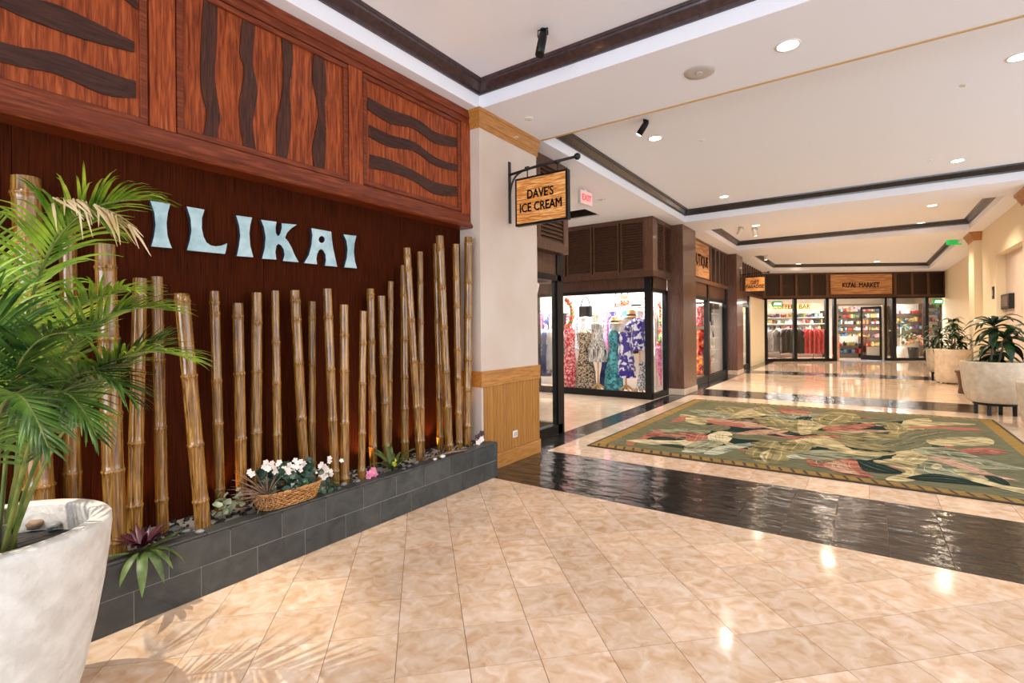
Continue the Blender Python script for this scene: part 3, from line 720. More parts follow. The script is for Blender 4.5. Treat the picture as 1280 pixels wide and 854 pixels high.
F_ = [
 ([R_(-.03,.04), on_d(12,470,1.80), on_d(36,330,1.72), on_d(62,248,1.62), on_d(170,250,1.72)], .25, .40, 30, 'palm', .75, 0),
 ([R_(-.01,.07), on_d(28,420,1.78), on_d(48,262,1.74), on_d(92,240,1.72), on_d(138,286,1.74)], .13, .55, 30, 'palm', .9, 0),
 ([R_(.0,.06), on_d(40,560,1.75), on_d(85,470,1.65), on_d(150,412,1.62), on_d(240,450,1.68)], .17, .34, 34, 'palm', .55, 0),
 ([R_(-.02,.05), on_d(18,560,1.8), on_d(62,410,1.7), on_d(130,370,1.7), on_d(212,388,1.78)], .18, .36, 34, 'palm', .45, 0),
 ([R_(.02,.04), on_d(35,560,1.7), on_d(60,460,1.6), on_d(110,425,1.55), on_d(165,500,1.6)], .17, .30, 32, 'palm_dark', .6, 0),
 ([R_(-.04,.0), on_d(0,560,1.7), on_d(-30,420,1.6), on_d(-60,330,1.5), on_d(-130,330,1.4)], .26, .30, 34, 'palm', .5, 0),
 ([R_(-.02,.02), on_d(0,600,1.75), on_d(-10,470,1.65), on_d(30,395,1.55), on_d(105,420,1.5)], .18, .30, 34, 'palm_dark', .55, 0),
 ([R_(.03,.0), on_d(-10,560,1.6), on_d(-60,470,1.4), on_d(-150,430,1.25), on_d(-230,520,1.15)], .22, .3, 30, 'palm', .6, 0),
 ([R_(.05,.03), on_d(30,600,1.68), on_d(40,480,1.58), on_d(75,440,1.5), on_d(120,545,1.5)], .16, .30, 30, 'palm_dark', .6, 0),
 ([R_(-.06,.03), on_d(0,500,1.9), on_d(10,380,1.95), on_d(-10,300,1.95), on_d(-60,240,1.9)], .24, .35, 30, 'palm', .5, 0),
 ([R_(.02,-.04), on_d(-20,560,1.55), on_d(0,470,1.4), on_d(20,450,1.35), on_d(60,560,1.35)], .14, .3, 26, 'palm_dark', .6, 0),
 ([R_(-.03,.08), on_d(20,520,1.9), on_d(50,400,1.95), on_d(110,350,1.9), on_d(175,365,1.85)], .17, .4, 30, 'palm', .5, 0),
 ([R_(.0,-.02), on_d(-5,500,1.6), on_d(10,420,1.55), on_d(0,380,1.5), on_d(-50,400,1.45)], .20, .3, 30, 'palm_dark', .5, 0),
 ([R_(.04,.05), on_d(45,580,1.72), on_d(95,500,1.66), on_d(140,450,1.66), on_d(200,425,1.72)], .15, .4, 28, 'palm_dark', .45, 0),
 ([R_(-.05,-.03), on_d(-60,520,1.6), on_d(-120,380,1.5), on_d(-180,300,1.5), on_d(-260,330,1.45)], .24, .3, 30, 'palm', .5, 0),
]
for i, (ct, ll, st, nl, mm, dr, dry) in enumerate(F_): frond(ct, ll*1.12, st, int(nl*1.35), mm, dr, .0058, 40+i, dry)
# dry, bleached fringe hanging from the topmost frond
dr = MB(); rnd = random.Random(3)
P = qbez([on_d(60,248,1.60), on_d(110,240,1.62), on_d(165,285,1.66)], 20)
for k in range(34):
    p = P[rnd.randint(1,20)]; L_ = rnd.uniform(.05,.12); v = Vector((rnd.uniform(-.2,.5),rnd.uniform(-.1,.6),-rnd.uniform(.2,.9))).normalized()
    dr.blade([p, p+v*L_*.5, p+v*L_+Vector((0,0,-.01))], [.004,.004,.0006], RT, .3)
dr.build('dry_leaflets', M['palm_dry'], palm, label='bleached pinkish dry leaflets at the tip of the top frond')
for k, (dx, dy, h_, r_) in enumerate(((-.03,.06,.16,.020),(.03,.05,.12,.014),(-.06,0,.13,.016),(.06,.0,.1,.013),(.0,-.04,.12,.015))):
    MB().lathe([(r_*1.25,0),(r_,.02),(r_,h_*.5),(r_*.85,h_)], (PC[0]+dx,PC[1]+dy,SOILZ-.01), 10, jitter=.04).build('trunk', M['bark'], palm)
rk = MB(); rk.blob((-2.70,.56,.665), .03, 1, .2, (1,1,.7)); 
tag(rk.build('rock', M['drift'], origin=(-2.70,.56,.645)), 'small brown piece of bark mulch on the soil inside the palm pot', 'bark')
rk = MB(); rk.blob((-2.63,.60,.662), .022, 1, .25, (1.3,1,.6))
tag(rk.build('rock', M['stone'], origin=(-2.63,.60,.645)), 'grey pebble on the soil inside the palm pot', 'stone')

# ================================================================ RUG
rug = thing('patterned_rug', (-.6,7.9,0), 'large green tapestry rug with giant leaves and coral flowers', 'rug')
RX0, RX1, RY0, RY1 = -2.775, 1.535, 5.52, 10.23
RZ = .011
MB().box((RX0,RY0,.0005),(RX1,RY1,RZ),.004).build('rug_body', mat('rug_dark_edge', c(60,48,30), .95), rug)
def rect(d0, d1, z, name, m):
    o_ = [(RX0+d0,RY0+d0),(RX1-d0,RY0+d0),(RX1-d0,RY1-d0),(RX0+d0,RY1-d0)]
    i_ = [(RX0+d1,RY0+d1),(RX1-d1,RY0+d1),(RX1-d1,RY1-d1),(RX0+d1,RY1-d1)]
    mb = MB().add([(x,y,z) for x,y in o_]+[(x,y,z) for x,y in i_], [(0,1,5,4),(1,2,6,5),(2,3,7,6),(3,0,4,7)]); return mb.build(name, m, rug)
def rugm(n, a, b, sc=(1,14,1), ns=3.5): return mat('rug_'+n, a, .95, c2=b, scale=sc, noise=ns, detail=8, lo=.36, hi=.62, spec=.1, dist=(1.6 if sc[1] < 8 else 0))
rs = dict(gold=rugm('gold', c(128,98,50), c(166,132,72)), sage=rugm('sage', c(76,76,56), c(126,122,92), (1,14,1), 6), coral=rugm('coral', c(150,82,64), c(178,112,90)), teal=rugm('teal', c(10,30,28), c(24,50,44)),
 olive=rugm('olive', c(70,68,40), c(166,150,104), (1,2.6,1), 3), tan=rugm('tan', c(110,98,62), c(214,194,146), (1,2.6,1), 3), cream=rugm('cream', c(150,138,100), c(224,210,174), (1,2.6,1), 3), sageleaf=rugm('sageleaf', c(66,74,56), c(168,162,130), (1,2.6,1), 3),
 red=rugm('red', c(92,34,28), c(188,120,98), (1,3,1), 4), pink=rugm('pink', c(120,74,58), c(208,172,144), (1,3,1), 4), pale=rugm('pale', c(98,108,94), c(196,196,174), (1,3,1), 3), darkrope=mat('rug_rope_tick', c(70,48,22), .95))
z = RZ+.0003
rect(.035, .17, z, 'gold_border', rs['gold']); rect(.17, .78, z, 'sage_border', rs['sage']); rect(.72, .80, z+.0003, 'coral_line', rs['coral'])
MB().add([(RX0+.78,RY0+.78,z),(RX1-.78,RY0+.78,z),(RX1-.78,RY1-.78,z),(RX0+.78,RY1-.78,z)], [(0,1,2,3)]).build('teal_ground', rs['teal'], rug)
tk = MB(); x = RX0+.12
while x < RX1-.12:
    for yb_ in (RY0, RY1-.17):
        tk.add([(x,yb_+.04,z+.0004),(x+.028,yb_+.04,z+.0004),(x-.012,yb_+.165,z+.0004),(x-.040,yb_+.165,z+.0004)], [(0,1,2,3)])
    x += .1085
tk.build('rope_ticks', rs['darkrope'], rug, kind='stuff')
def smooth(pts, k=3):
    out = []; n = len(pts)
    for i in range(n):
        p0, p1, p2, p3 = pts[i-1], pts[i], pts[(i+1)%n], pts[(i+2)%n]
        for j in range(k):
            t = j/k; out.append(tuple(.5*((2*p1[a])+(-p0[a]+p2[a])*t+(2*p0[a]-5*p1[a]+4*p2[a]-p3[a])*t*t+(-p0[a]+3*p1[a]-3*p2[a]+p3[a])*t**3) for a in (0,1)))
    return out
KA, KB, KC, KD = (720,490,8), (860,490,7.7625), (1000,495,6.569), (1120,500,6.1)
SH = [
 ('tan',KC,[(0,0)]),
 ('sage',KA,[(870,300),(1000,305),(1280,325),(1280,370),(1080,365),(930,335)]),('sageleaf',KA,[(750,380),(900,370),(1280,375),(1280,415),(1100,410),(850,395)]),
 ('coral',KA,[(720,430),(800,385),(840,405),(700,470),(600,480)]),('coral',KA,[(510,500),(590,490),(570,530),(520,530)]),
 ('red',KA,[(700,440),(820,400),(960,425),(1120,410),(1240,440),(1200,465),(1060,450),(860,447)]),
 ('teal',KA,[(720,470),(830,450),(980,465),(940,490),(780,485)]),
 ('teal',KA,[(850,530),(1000,515),(1180,550),(1100,568),(960,550)]),('cream',KA,[(540,488),(700,478),(980,490),(1150,470),(1280,480),(1250,515),(1120,540),(960,520),(780,525),(640,505)]),
 ('tan',KA,[(1060,230),(1280,265),(1280,320),(1180,315),(1080,280)]),('coral',KA,[(960,290),(1060,250),(1100,280),(1010,300)]),('pale',KA,[(1070,590),(1180,570),(1280,560),(1280,600),(1120,605)]),
 ('sageleaf',KB,[(0,185),(180,180),(430,215),(470,240),(330,260),(190,245),(90,215)]),('olive',KB,[(285,140),(470,150),(560,180),(430,215),(300,180)]),('tan',KB,[(430,240),(560,175),(700,170),(780,215),(640,240),(500,250)]),
 ('olive',KB,[(640,165),(760,145),(900,205),(930,240),(760,215)]),('sageleaf',KB,[(780,220),(1000,215),(1242,215),(1242,300),(1060,290),(900,270)]),('teal',KB,[(1050,255),(1160,240),(1200,255),(1120,275)]),
 ('tan',KB,[(0,245),(150,260),(230,300),(60,300),(0,290)]),('pink',KB,[(180,255),(360,270),(600,300),(740,330),(600,350),(380,320),(240,290)]),('coral',KB,[(200,280),(400,300),(520,310),(520,340),(400,330),(260,310)]),
 ('olive',KB,[(640,270),(800,250),(960,290),(930,350),(800,340),(700,300)]),('olive',KB,[(900,350),(1040,290),(1242,310),(1240,370),(1150,410),(1000,380)]),
 ('sage',KB,[(0,370),(250,320),(390,345),(320,375),(100,370)]),('cream',KB,[(190,430),(300,390),(400,400),(420,440),(370,490),(280,490),(210,460)]),('pink',KB,[(500,400),(700,370),(950,380),(800,410),(560,415)]),
 ('red',KB,[(0,420),(120,410),(180,430),(160,470),(60,480),(0,470)]),('sageleaf',KB,[(0,520),(160,470),(330,500),(180,560),(0,560)]),
 ('sage',KB,[(430,430),(700,420),(900,440),(1100,470),(860,490),(700,470),(500,455)]),('pale',KB,[(180,590),(330,530),(600,500),(640,520),(480,555),(330,600),(250,605)]),
 ('olive',KB,[(580,600),(640,540),(760,520),(900,540),(970,620),(930,670),(800,690),(680,670)]),('olive',KB,[(620,500),(760,475),(860,490),(840,530),(700,535)]),('olive',KB,[(880,540),(980,480),(1100,475),(1190,530),(1120,585),(1000,600)]),
 ('cream',KB,[(700,610),(770,575),(780,585),(725,620),(755,665),(735,668)]),('coral',KB,[(750,430),(950,440),(1242,430),(1242,460),(1000,455)]),('tan',KB,[(1060,470),(1242,460),(1242,530),(1180,525)]),('pale',KB,[(970,620),(1150,600),(1242,600),(1242,640),(1050,650)]),
 ('red',KB,[(900,165),(1000,170),(1160,190),(1180,210),(1040,210),(930,205)]),
 ('tan',KC,[(0,205),(90,215),(220,235),(150,270),(60,310),(0,300)]),('olive',KC,[(120,180),(250,140),(430,150),(480,210),(340,240),(200,235)]),('red',KC,[(200,260),(330,250),(560,230),(590,250),(460,275),(260,290)]),('pink',KC,[(290,290),(480,280),(740,290),(560,300),(340,305)]),
 ('sage',KC,[(430,200),(650,180),(880,180),(870,200),(690,215),(520,215)]),('olive',KC,[(690,230),(780,225),(920,270),(880,300),(790,310),(710,270)]),('tan',KC,[(860,210),(1051,190),(1051,260),(900,270)]),
 ('sage',KC,[(860,330),(1051,290),(1051,420),(760,440),(560,370)]),('olive',KC,[(130,290),(500,310),(870,330),(850,350),(600,360),(300,350)]),('olive',KC,[(290,340),(500,370),(740,430),(700,445),(480,430),(330,390)]),('red',KC,[(0,340),(150,325),(310,325),(280,345),(130,345),(0,360)]),
 ('sageleaf',KC,[(0,470),(200,450),(420,460),(640,490),(500,530),(300,520),(100,520)]),('tan',KC,[(0,370),(200,340),(300,370),(420,440),(620,460),(780,465),(600,490),(400,480),(240,430),(60,400)]),
 ('teal',KC,[(470,530),(640,560),(820,625),(700,635),(480,600)]),('tan',KC,[(790,470),(900,450),(1051,430),(1051,500),(960,550),(800,540),(700,520),(830,510)]),('tan',KC,[(620,540),(780,545),(960,580),(990,620),(920,690),(740,695),(730,665),(860,630),(820,600),(700,570)]),
 ('red',KC,[(75,535),(110,525),(170,560),(350,530),(440,530),(480,600),(570,660),(480,665),(330,630),(200,590),(110,575)]),('pink',KC,[(200,570),(350,545),(400,600),(480,645),(330,620)]),
 ('tan',KD,[(60,190),(200,170),(480,180),(570,190),(300,200),(130,215)]),('coral',KD,[(100,215),(300,205),(590,220),(580,235),(300,225)]),('sage',KD,[(60,260),(300,225),(520,255),(300,300),(100,320)]),('tan',KD,[(260,310),(420,290),(640,290),(720,315),(690,345),(480,350),(320,345)]),
 ('red',KD,[(440,390),(560,375),(700,370),(830,400),(700,415),(520,405)]),('sageleaf',KD,[(170,390),(380,370),(560,420),(800,490),(976,525),(800,525),(560,510),(300,440)]),('tan',KD,[(0,430),(120,410),(260,440),(270,470),(130,490),(0,460)]),
 ('sageleaf',KD,[(180,530),(300,450),(500,500),(700,560),(680,600),(600,630),(400,590),(200,560)]),('pink',KD,[(260,440),(380,450),(560,500),(700,560),(900,610),(700,590),(480,520)]),('cream',KD,[(270,510),(310,490),(350,510),(310,530)]),
 ('teal',KD,[(130,590),(300,570),(480,600),(700,660),(480,640),(150,610)]),('teal',KD,[(680,585),(800,600),(860,650),(760,630)]),('tan',KD,[(460,540),(600,590),(800,650),(976,680),(976,715),(700,650),(560,610)]),
]
zk = z+.0004
rq = random.Random(5); fl_ = {k_: MB() for k_ in ('sage','olive','sageleaf','pink','tan')}
for k in range(100):
    cx_, cy_ = rq.uniform(RX0+.85, RX1-.85), rq.uniform(RY0+.85, RY1-.85); an = rq.uniform(-.9,.9)+(PI if rq.random()<.5 else 0); L_ = rq.uniform(.25,.7); bd = rq.uniform(-.25,.25); kk = rq.choice(('sage','olive','sageleaf','sage','olive','pink','tan')); wd = rq.uniform(.025,.06); vs_ = []
    zz_ = zk+.0000008*k
    for j in range(9):
        t = j/8; x_ = L_*(t-.5); y_ = bd*L_*(1-(2*t-1)**2); e = wd*math.sin(PI*t)**.7
        for s_ in (-1,1): vs_.append((cx_+x_*math.cos(an)-(y_+s_*e)*math.sin(an), cy_+x_*math.sin(an)+(y_+s_*e)*math.cos(an), zz_))
    fl_[kk].add(vs_, [(2*j,2*j+1,2*j+3,2*j+2) for j in range(8)])
for k_, mb_ in fl_.items(): mb_.build('woven_foliage', rs[k_], rug, kind='stuff')
zk = z+.0007
for col_, (ox, oy, s_), pts in SH:
    if len(pts) < 3: continue
    w = [on_z(ox+a/s_, oy+b/s_, RZ) for a, b in pts]
    mx_ = sum(p.x for p in w)/len(w); my_ = sum(p.y for p in w)/len(w)
    for p in w: p.x, p.y = mx_+(p.x-mx_)*1.12, my_+(p.y-my_)*1.12
    w = smooth([(min(max(p.x,RX0+.2),RX1-.15), min(max(p.y,RY0+.2),RY1-.2)) for p in w])
    zk += .00004
    tr = tessellate_polygon([[Vector((a,b,0)) for a,b in w]])
    mb = MB().add([(a,b,zk) for a,b in w], [tuple(t_) for t_ in tr]); mb.build('woven_leaf' if col_ not in ('red','coral','pink') else 'woven_flower', rs[col_], rug)
    if len(w) > 9:                                  # woven veins running along the leaf
        n_ = len(w); i0 = max(range(n_), key=lambda i: max((w[i][0]-q[0])**2+(w[i][1]-q[1])**2 for q in w)); i1 = max(range(n_), key=lambda i: (w[i][0]-w[i0][0])**2+(w[i][1]-w[i0][1])**2)
        sA = [w[(i0+k) % n_] for k in range(((i1-i0) % n_)+1)]; sB = [w[(i0-k) % n_] for k in range(((i0-i1) % n_)+1)]
        def at_(s_, t): q = t*(len(s_)-1); i = min(int(q), len(s_)-2); f = q-i; return (s_[i][0]*(1-f)+s_[i+1][0]*f, s_[i][1]*(1-f)+s_[i+1][1]*f)
        VC = {'olive':('tan','sage'),'tan':('cream','olive'),'sageleaf':('pale','sage'),'sage':('olive','teal'),'cream':('tan','sageleaf'),'pale':('sageleaf','cream'),'red':('pink','coral'),'pink':('red','cream'),'coral':('red','pink'),'teal':('sage','teal')}[col_]
        for vi, fr_ in enumerate((.2,.38,.50,.64,.82)):
            th = .012 if vi != 2 else .024; mv = MB(); vs_ = []; t0, t1 = random.uniform(.08,.2), random.uniform(.72,.92)
            for k in range(11):
                t = t0+(t1-t0)*k/10; a_, b_ = at_(sA, t), at_(sB, t); e = math.sin(PI*k/10)
                vs_ += [(a_[0]+(b_[0]-a_[0])*(fr_-th*e), a_[1]+(b_[1]-a_[1])*(fr_-th*e), zk+.00002), (a_[0]+(b_[0]-a_[0])*(fr_+th*e), a_[1]+(b_[1]-a_[1])*(fr_+th*e), zk+.00002)]
            mv.add(vs_, [(2*k,2*k+1,2*k+3,2*k+2) for k in range(10)]).build('leaf_vein', rs[VC[vi % 2]], rug)
    if False:
        a_, b_ = Vector(w[0]), Vector(w[len(w)//2]); dd = (b_-a_); nn = Vector((-dd.y, dd.x)).normalized()*.012
        a_, b_ = a_+dd*.12, b_-dd*.15; mid_ = (a_+b_)/2+nn*3
        MB().add([(p.x,p.y,zk+.00002) for p in (a_-nn*.3, mid_-nn, b_-nn*.3, b_+nn*.3, mid_+nn, a_+nn*.3)], [(0,1,4,5),(1,2,3,4)]).build('leaf_midrib', rs['teal'] if col_=='sage' else rs['sage'], rug)
# bulk of the right-hand and far side leaves outside the frame keep the same ground

# ================================================================ PLANTER PLANTING
random.seed(21)
def rosette(name, loc, label, cat, m, n, L_, w, lift=.6, droop=.5, group=None, seed=1, part='leaf', spread=PI*2, a0=0):
    rnd = random.Random(seed); t = thing(name, loc, label, cat, group)
    for k in range(n):
        a = a0+spread*k/n+rnd.uniform(-.2,.2); l = L_*rnd.uniform(.75,1.1); up = lift*rnd.uniform(.6,1.3)
        d = Vector((math.cos(a), math.sin(a), up)).normalized(); p = Vector(loc)+Vector((0,0,.005)); pts = []
        for j in range(7):
            pts.append(p.copy()); p = p+d*l/6; d = (d+Vector((0,0,-droop*(.08+.09*j)))).normalized()
        MB().blade(pts, [w*.5,w*.8,w,w,w*.8,w*.5,w*.06], Vector((0,0,1)).cross(Vector((math.cos(a),math.sin(a),0))), .35).build(part, m, t)
    return t
bc = on_z(179, 684, .35)
br = rosette('bromeliad', (bc.x-.01,bc.y,.345), 'dark purple rosette bromeliad with green strap leaves hanging over the planter edge', 'plant', M['purple'], 26, .15, .012, .9, .35, seed=4, part='purple_leaf')
for k, (a, l, w) in enumerate(((.1,.26,.019),(-.35,.30,.022),(.6,.2,.018),(-.9,.22,.018),(1.1,.24,.018),(-1.5,.22,.017),(1.7,.20,.016),(2.6,.16,.014))):
    rnd = random.Random(k); d = Vector((math.cos(a), math.sin(a), .35)).normalized(); p = Vector((bc.x-.005,bc.y,.328)); pts = []
    for j in range(8):
        pts.append(p.copy()); p = p+d*l/7; d = (d+Vector((0,0,-.34))).normalized()
        if k > 4: d = (d+Vector((0,0,.30))).normalized()
    pts = [Vector((max(q.x, -2.918), q.y, q.z)) if q.z < .33 and k < 5 else q for q in pts]
    MB().blade(pts, [w*.5,w*.8,w,w,w,w*.8,w*.5,w*.06], Vector((0,0,1)).cross(Vector((math.cos(a),math.sin(a),0))), .3).build('strap_leaf', M['leaf_olive'], br)
bb = on_z(222, 664, .335)
# pale variegated plant left of the basket
pc = on_z(287, 640, .335)
pp = thing('pale_foliage_plant', (pc.x,pc.y,.322), 'pale cream and green small-leaved plant at the left of the basket', 'plant')
rnd = random.Random(9)
for k in range(40):
    q = Vector((pc.x+rnd.uniform(-.04,.05), pc.y+rnd.uniform(-.07,.09), .335+rnd.uniform(0,.12))); a = rnd.uniform(0,2*PI); l = rnd.uniform(.035,.06)
    d = Vector((math.cos(a),math.sin(a),rnd.uniform(-.3,.8))).normalized()
    MB().blade([q, q+d*l*.4, q+d*l*.8, q+d*l+Vector((0,0,-.005))], [.004,.017,.014,.002], d.orthogonal(), .25).build('leaf', M['leaf_pale'], pp)
MB().tube([(pc.x,pc.y,.32),(pc.x-.02,pc.y,.36),(pc.x-.01,pc.y+.02,.40)], .003, 5).build('stem', M['stem'], pp)
# wicker basket
ba, bb_ = on_z(334, 638, .335), on_z(388, 619, .335)
bx = (ba+bb_)/2; BL = abs(bb_.y-ba.y)*.5+.02; BW = .085; bcx = -3.03
bk = thing('wicker_basket', (bcx,bx.y,.3315), 'oval golden wicker basket of ivy and white flowers on the planter edge', 'basket')
def sp_(v): return math.copysign(abs(v)**.62, v)
def oval(t, z, grow, r=0): return Vector((bcx+(BW+grow+r)*sp_(math.cos(t)), bx.y+(BL+grow*1.4+r)*sp_(math.sin(t)), z))
NR, NS = 8, 30
for r_ in range(NR):
    z = .338+.0125*r_; g = .0034*r_; pts = []
    for k in range(NS*2):
        t = 2*PI*k/(NS*2); pts.append(oval(t, z, g, .0052*math.cos(PI*k+PI*r_)))
    MB().tube(pts, .0042, 5, closed=True).build('woven_strand', M['wicker'], bk)
st_ = MB()
for k in range(NS*2):
    t = 2*PI*k/(NS*2)
    if k % 2 == 0: st_.tube([oval(t,.333,0),oval(t,.333+.0125*NR,.0034*NR)], .0026, 4)
st_.build('stakes', M['wicker'], bk, kind='stuff')
for ph in (0, PI):
    pts = [oval(2*PI*k/90, .336+.0125*NR+.004*math.sin(k*1.2+ph), .0034*NR, .003*math.cos(k*1.2+ph)) for k in range(90)]
    MB().tube(pts, .0038, 5, closed=True).build('braided_rim', M['wicker'], bk)
MB().prism([[(bcx+(BW-.004)*math.cos(2*PI*k/24), bx.y+(BL-.004)*math.sin(2*PI*k/24)) for k in range(24)]], lambda a,b: Vector((a,b,.334)), (0,0,.085)).build('moss_fill', M['soil'], bk)
arr = thing('ivy_arrangement', (bcx,bx.y,.385), 'arrangement of dark ivy leaves and white blossoms in the wicker basket', 'flower arrangement')
rnd = random.Random(12)
def ivy(mb_parent, c0, n, sp, sz, m):
    for k in range(n):
        q = Vector((c0[0]+rnd.uniform(-1,1)*sp[0], c0[1]+rnd.uniform(-1,1)*sp[1], c0[2]+rnd.uniform(0,1)*sp[2]))
        nrm = Vector((rnd.uniform(.2,1), rnd.uniform(-.9,.3), rnd.uniform(-.1,1))).normalized(); u = nrm.orthogonal().normalized(); w = nrm.cross(u); s_ = sz*rnd.uniform(.7,1.2); ro = rnd.uniform(0,6)
        u, w = u*math.cos(ro)+w*math.sin(ro), w*math.cos(ro)-u*math.sin(ro)
        sh = [(0,-1),(.55,-.75),(.9,-.2),(.6,.2),(.3,.35),(0,1),(-.3,.35),(-.6,.2),(-.9,-.2),(-.55,-.75)]
        vs = [q+nrm*s_*.18]+[q+(u*a+w*b)*s_ for a, b in sh]
        MB().add(vs, [(0,i+1,(i+1)%10+1) for i in range(10)]).build('leaf', m, mb_parent)
ivy(arr, (bcx-.0,bx.y+.0,.425), 80, (.09,BL+.02,.13), .034, M['leaf_ivy'])
ivy(arr, (bcx+.03,bx.y+BL+.06,.38), 12, (.03,.09,.03), .024, M['leaf_ivy'])
def blossom(par, q, sz, m, n=5, name='flower'):
    nrm = Vector((rnd.uniform(.5,1), rnd.uniform(-1,-.1), rnd.uniform(.1,.9))).normalized(); u = nrm.orthogonal().normalized(); w = nrm.cross(u)
    mb = MB()
    for k in range(n):
        a = 2*PI*k/n+rnd.uniform(-.2,.2); d = u*math.cos(a)+w*math.sin(a); e = nrm.cross(d)
        mb.blade([q, q+d*sz*.5+nrm*sz*.15, q+d*sz*.95+nrm*sz*.1], [sz*.12, sz*.42, sz*.2], e, .2)
    mb.blob(tuple(q+nrm*sz*.1), sz*.13, 0)
    return mb.build(name, m, par)
def atp(px, py, x): return on_x(px, py, x)
for px_, py_ in ((332,578),(336,581),(341,583),(347,581),(349,578),(344,590),(350,588),(357,588),(361,591),(353,592),(362,581),(369,576),(372,579),(340,579),(343,585),(335,586),(330,584),(355,586),(366,590),(361,587),(376,588),(376,577),(380,580),(366,583),(371,584),(376,584),(366,607),(370,603),(368,610),(312,590),(315,593)):
    blossom(arr, atp(px_, py_, -2.97+rnd.uniform(-.03,.02)), rnd.uniform(.015,.022), M['white_petal'])
gr = thing('dry_grass_tuft', (bcx+.0,bx.y-BL-.03,.333), 'spray of thin dry brown grass blades at the left end of the basket', 'grass')
for k in range(60):
    a = rnd.uniform(PI*.9,PI*2.05); l = rnd.uniform(.14,.27); d = Vector((math.cos(a)*.8,math.sin(a),rnd.uniform(.15,1.6))).normalized(); p = Vector((bcx+.03,bx.y-BL+.03,.40)); pts = []
    for j in range(6): pts.append(p.copy()); p = p+d*l/5; d = (d+Vector((0,0,-.14))).normalized()
    pts = [Vector((q.x,q.y,max(q.z,.336))) for q in pts]
    MB().tube(pts, [.003,.003,.0026,.002,.0015,.0006], 4).build('blade', M['drygrass'], gr)
wb = thing('white_blossom_plant', (-3.03,on_x(408,600,-3.03).y,.333), 'cluster of white blossoms right of the basket, before a bamboo pole', 'flower')
for px_, py_ in ((402,580),(400,583),(406,584),(412,577),(412,573),(398,590),(404,590),(409,588),(413,589),(401,594),(407,595),(414,593),(403,599),(427,576)):
    blossom(wb, atp(px_, py_, -3.02 if px_ < 420 else -3.05), rnd.uniform(.016,.024), M['white_petal'])
yq = on_x(408,600,-3.03).y
MB().tube([(-3.03,yq,.333),(-3.025,yq+.01,.42),(-3.03,yq+.02,.50)], .0035, 5).build('stem', M['stem'], wb)
MB().tube([(-3.03,yq,.333),(-3.04,yq-.02,.41),(-3.03,yq-.03,.47)], .003, 5).build('stem', M['stem'], wb)
ivy(wb, (-2.99,yq+.0,.335), 7, (.03,.07,.02), .024, M['leaf_ivy'])
# strap-leaf plant with yellow bloom
sc_ = on_z(490, 585, .34)
sp = rosette('strap_leaf_plant', (-3.05,sc_.y,.322), 'green arching strap-leaf plant with a yellow bloom', 'plant', M['leaf_olive'], 15, .30, .015, 1.3, .75, seed=8)
yb = atp(493, 578, -3.01)
m_ = MB(); m_.lathe([(.004,-.035),(.020,-.02),(.024,.0),(.016,.02),(.003,.034)], tuple(yb), 10); m_.build('yellow_bloom', M['yellow_petal'], sp)
pk = thing('pink_flower', (-3.03,on_x(463,592,-3.03).y,.325), 'small pink flower low among stones, under the shortest bamboo', 'flower')
yk = on_x(463,592,-3.03).y
for k in range(5): blossom(pk, Vector((-3.01+rnd.uniform(-.02,.02), yk+rnd.uniform(-.035,.035), .345+rnd.uniform(0,.03))), .028, M['pink_petal'])
MB().tube([(-3.03,yk,.322),(-3.02,yk,.35)], .003, 5).build('stem', M['stem'], pk)
wo = thing('white_orchid', (-3.05,on_x(596,549,-3.05).y,.322), 'small white and purple orchid at the right end of the planter', 'flower')
yo = on_x(596,549,-3.05).y
MB().tube([(-3.05,yo,.322),(-3.04,yo,.37),(-3.02,yo+.03,.42)], .003, 5).build('stem', M['stem'], wo)
for dz, m_ in ((.0,'white_petal'),(.03,'white_petal'),(.055,'purple'),(.08,'purple'),(.015,'white_petal')): blossom(wo, Vector((-3.0+rnd.uniform(-.02,.02), yo+rnd.uniform(-.05,.05), .35+dz)), .030, M[m_])
dw = thing('driftwood', (-3.0,on_x(560,553,-3.0).y,.333), 'thin pale driftwood twig lying on the planter edge near the pier', 'driftwood')
yd = on_x(560,553,-3.0).y
MB().tube([(-3.04,yd-.22,.338),(-3.0,yd-.1,.342),(-2.97,yd,.352),(-2.95,yd+.12,.345),(-2.94,yd+.2,.340)], [.004,.007,.008,.006,.003], 6).tube([(-2.97,yd,.352),(-2.99,yd+.1,.385),(-3.0,yd+.14,.38)], [.006,.004,.002], 5).build('twig', M['drift'], dw)
hb = thing('heather_tuft', (-3.06,on_x(538,560,-3.06).y,.322), 'low grey-brown twiggy tuft between two bamboo poles', 'plant')
for k in range(40):
    q = Vector((-3.06+rnd.uniform(-.04,.05), on_x(538,560,-3.06).y+rnd.uniform(-.13,.13), .322)); d = Vector((rnd.uniform(-.6,.6),rnd.uniform(-.6,.6),1)).normalized()*rnd.uniform(.03,.07)
    MB().tube([q, q+d*.5+Vector((.004,0,0)), q+d], [.0018,.0015,.0006], 4).build('twig', M['drygrass'], hb)
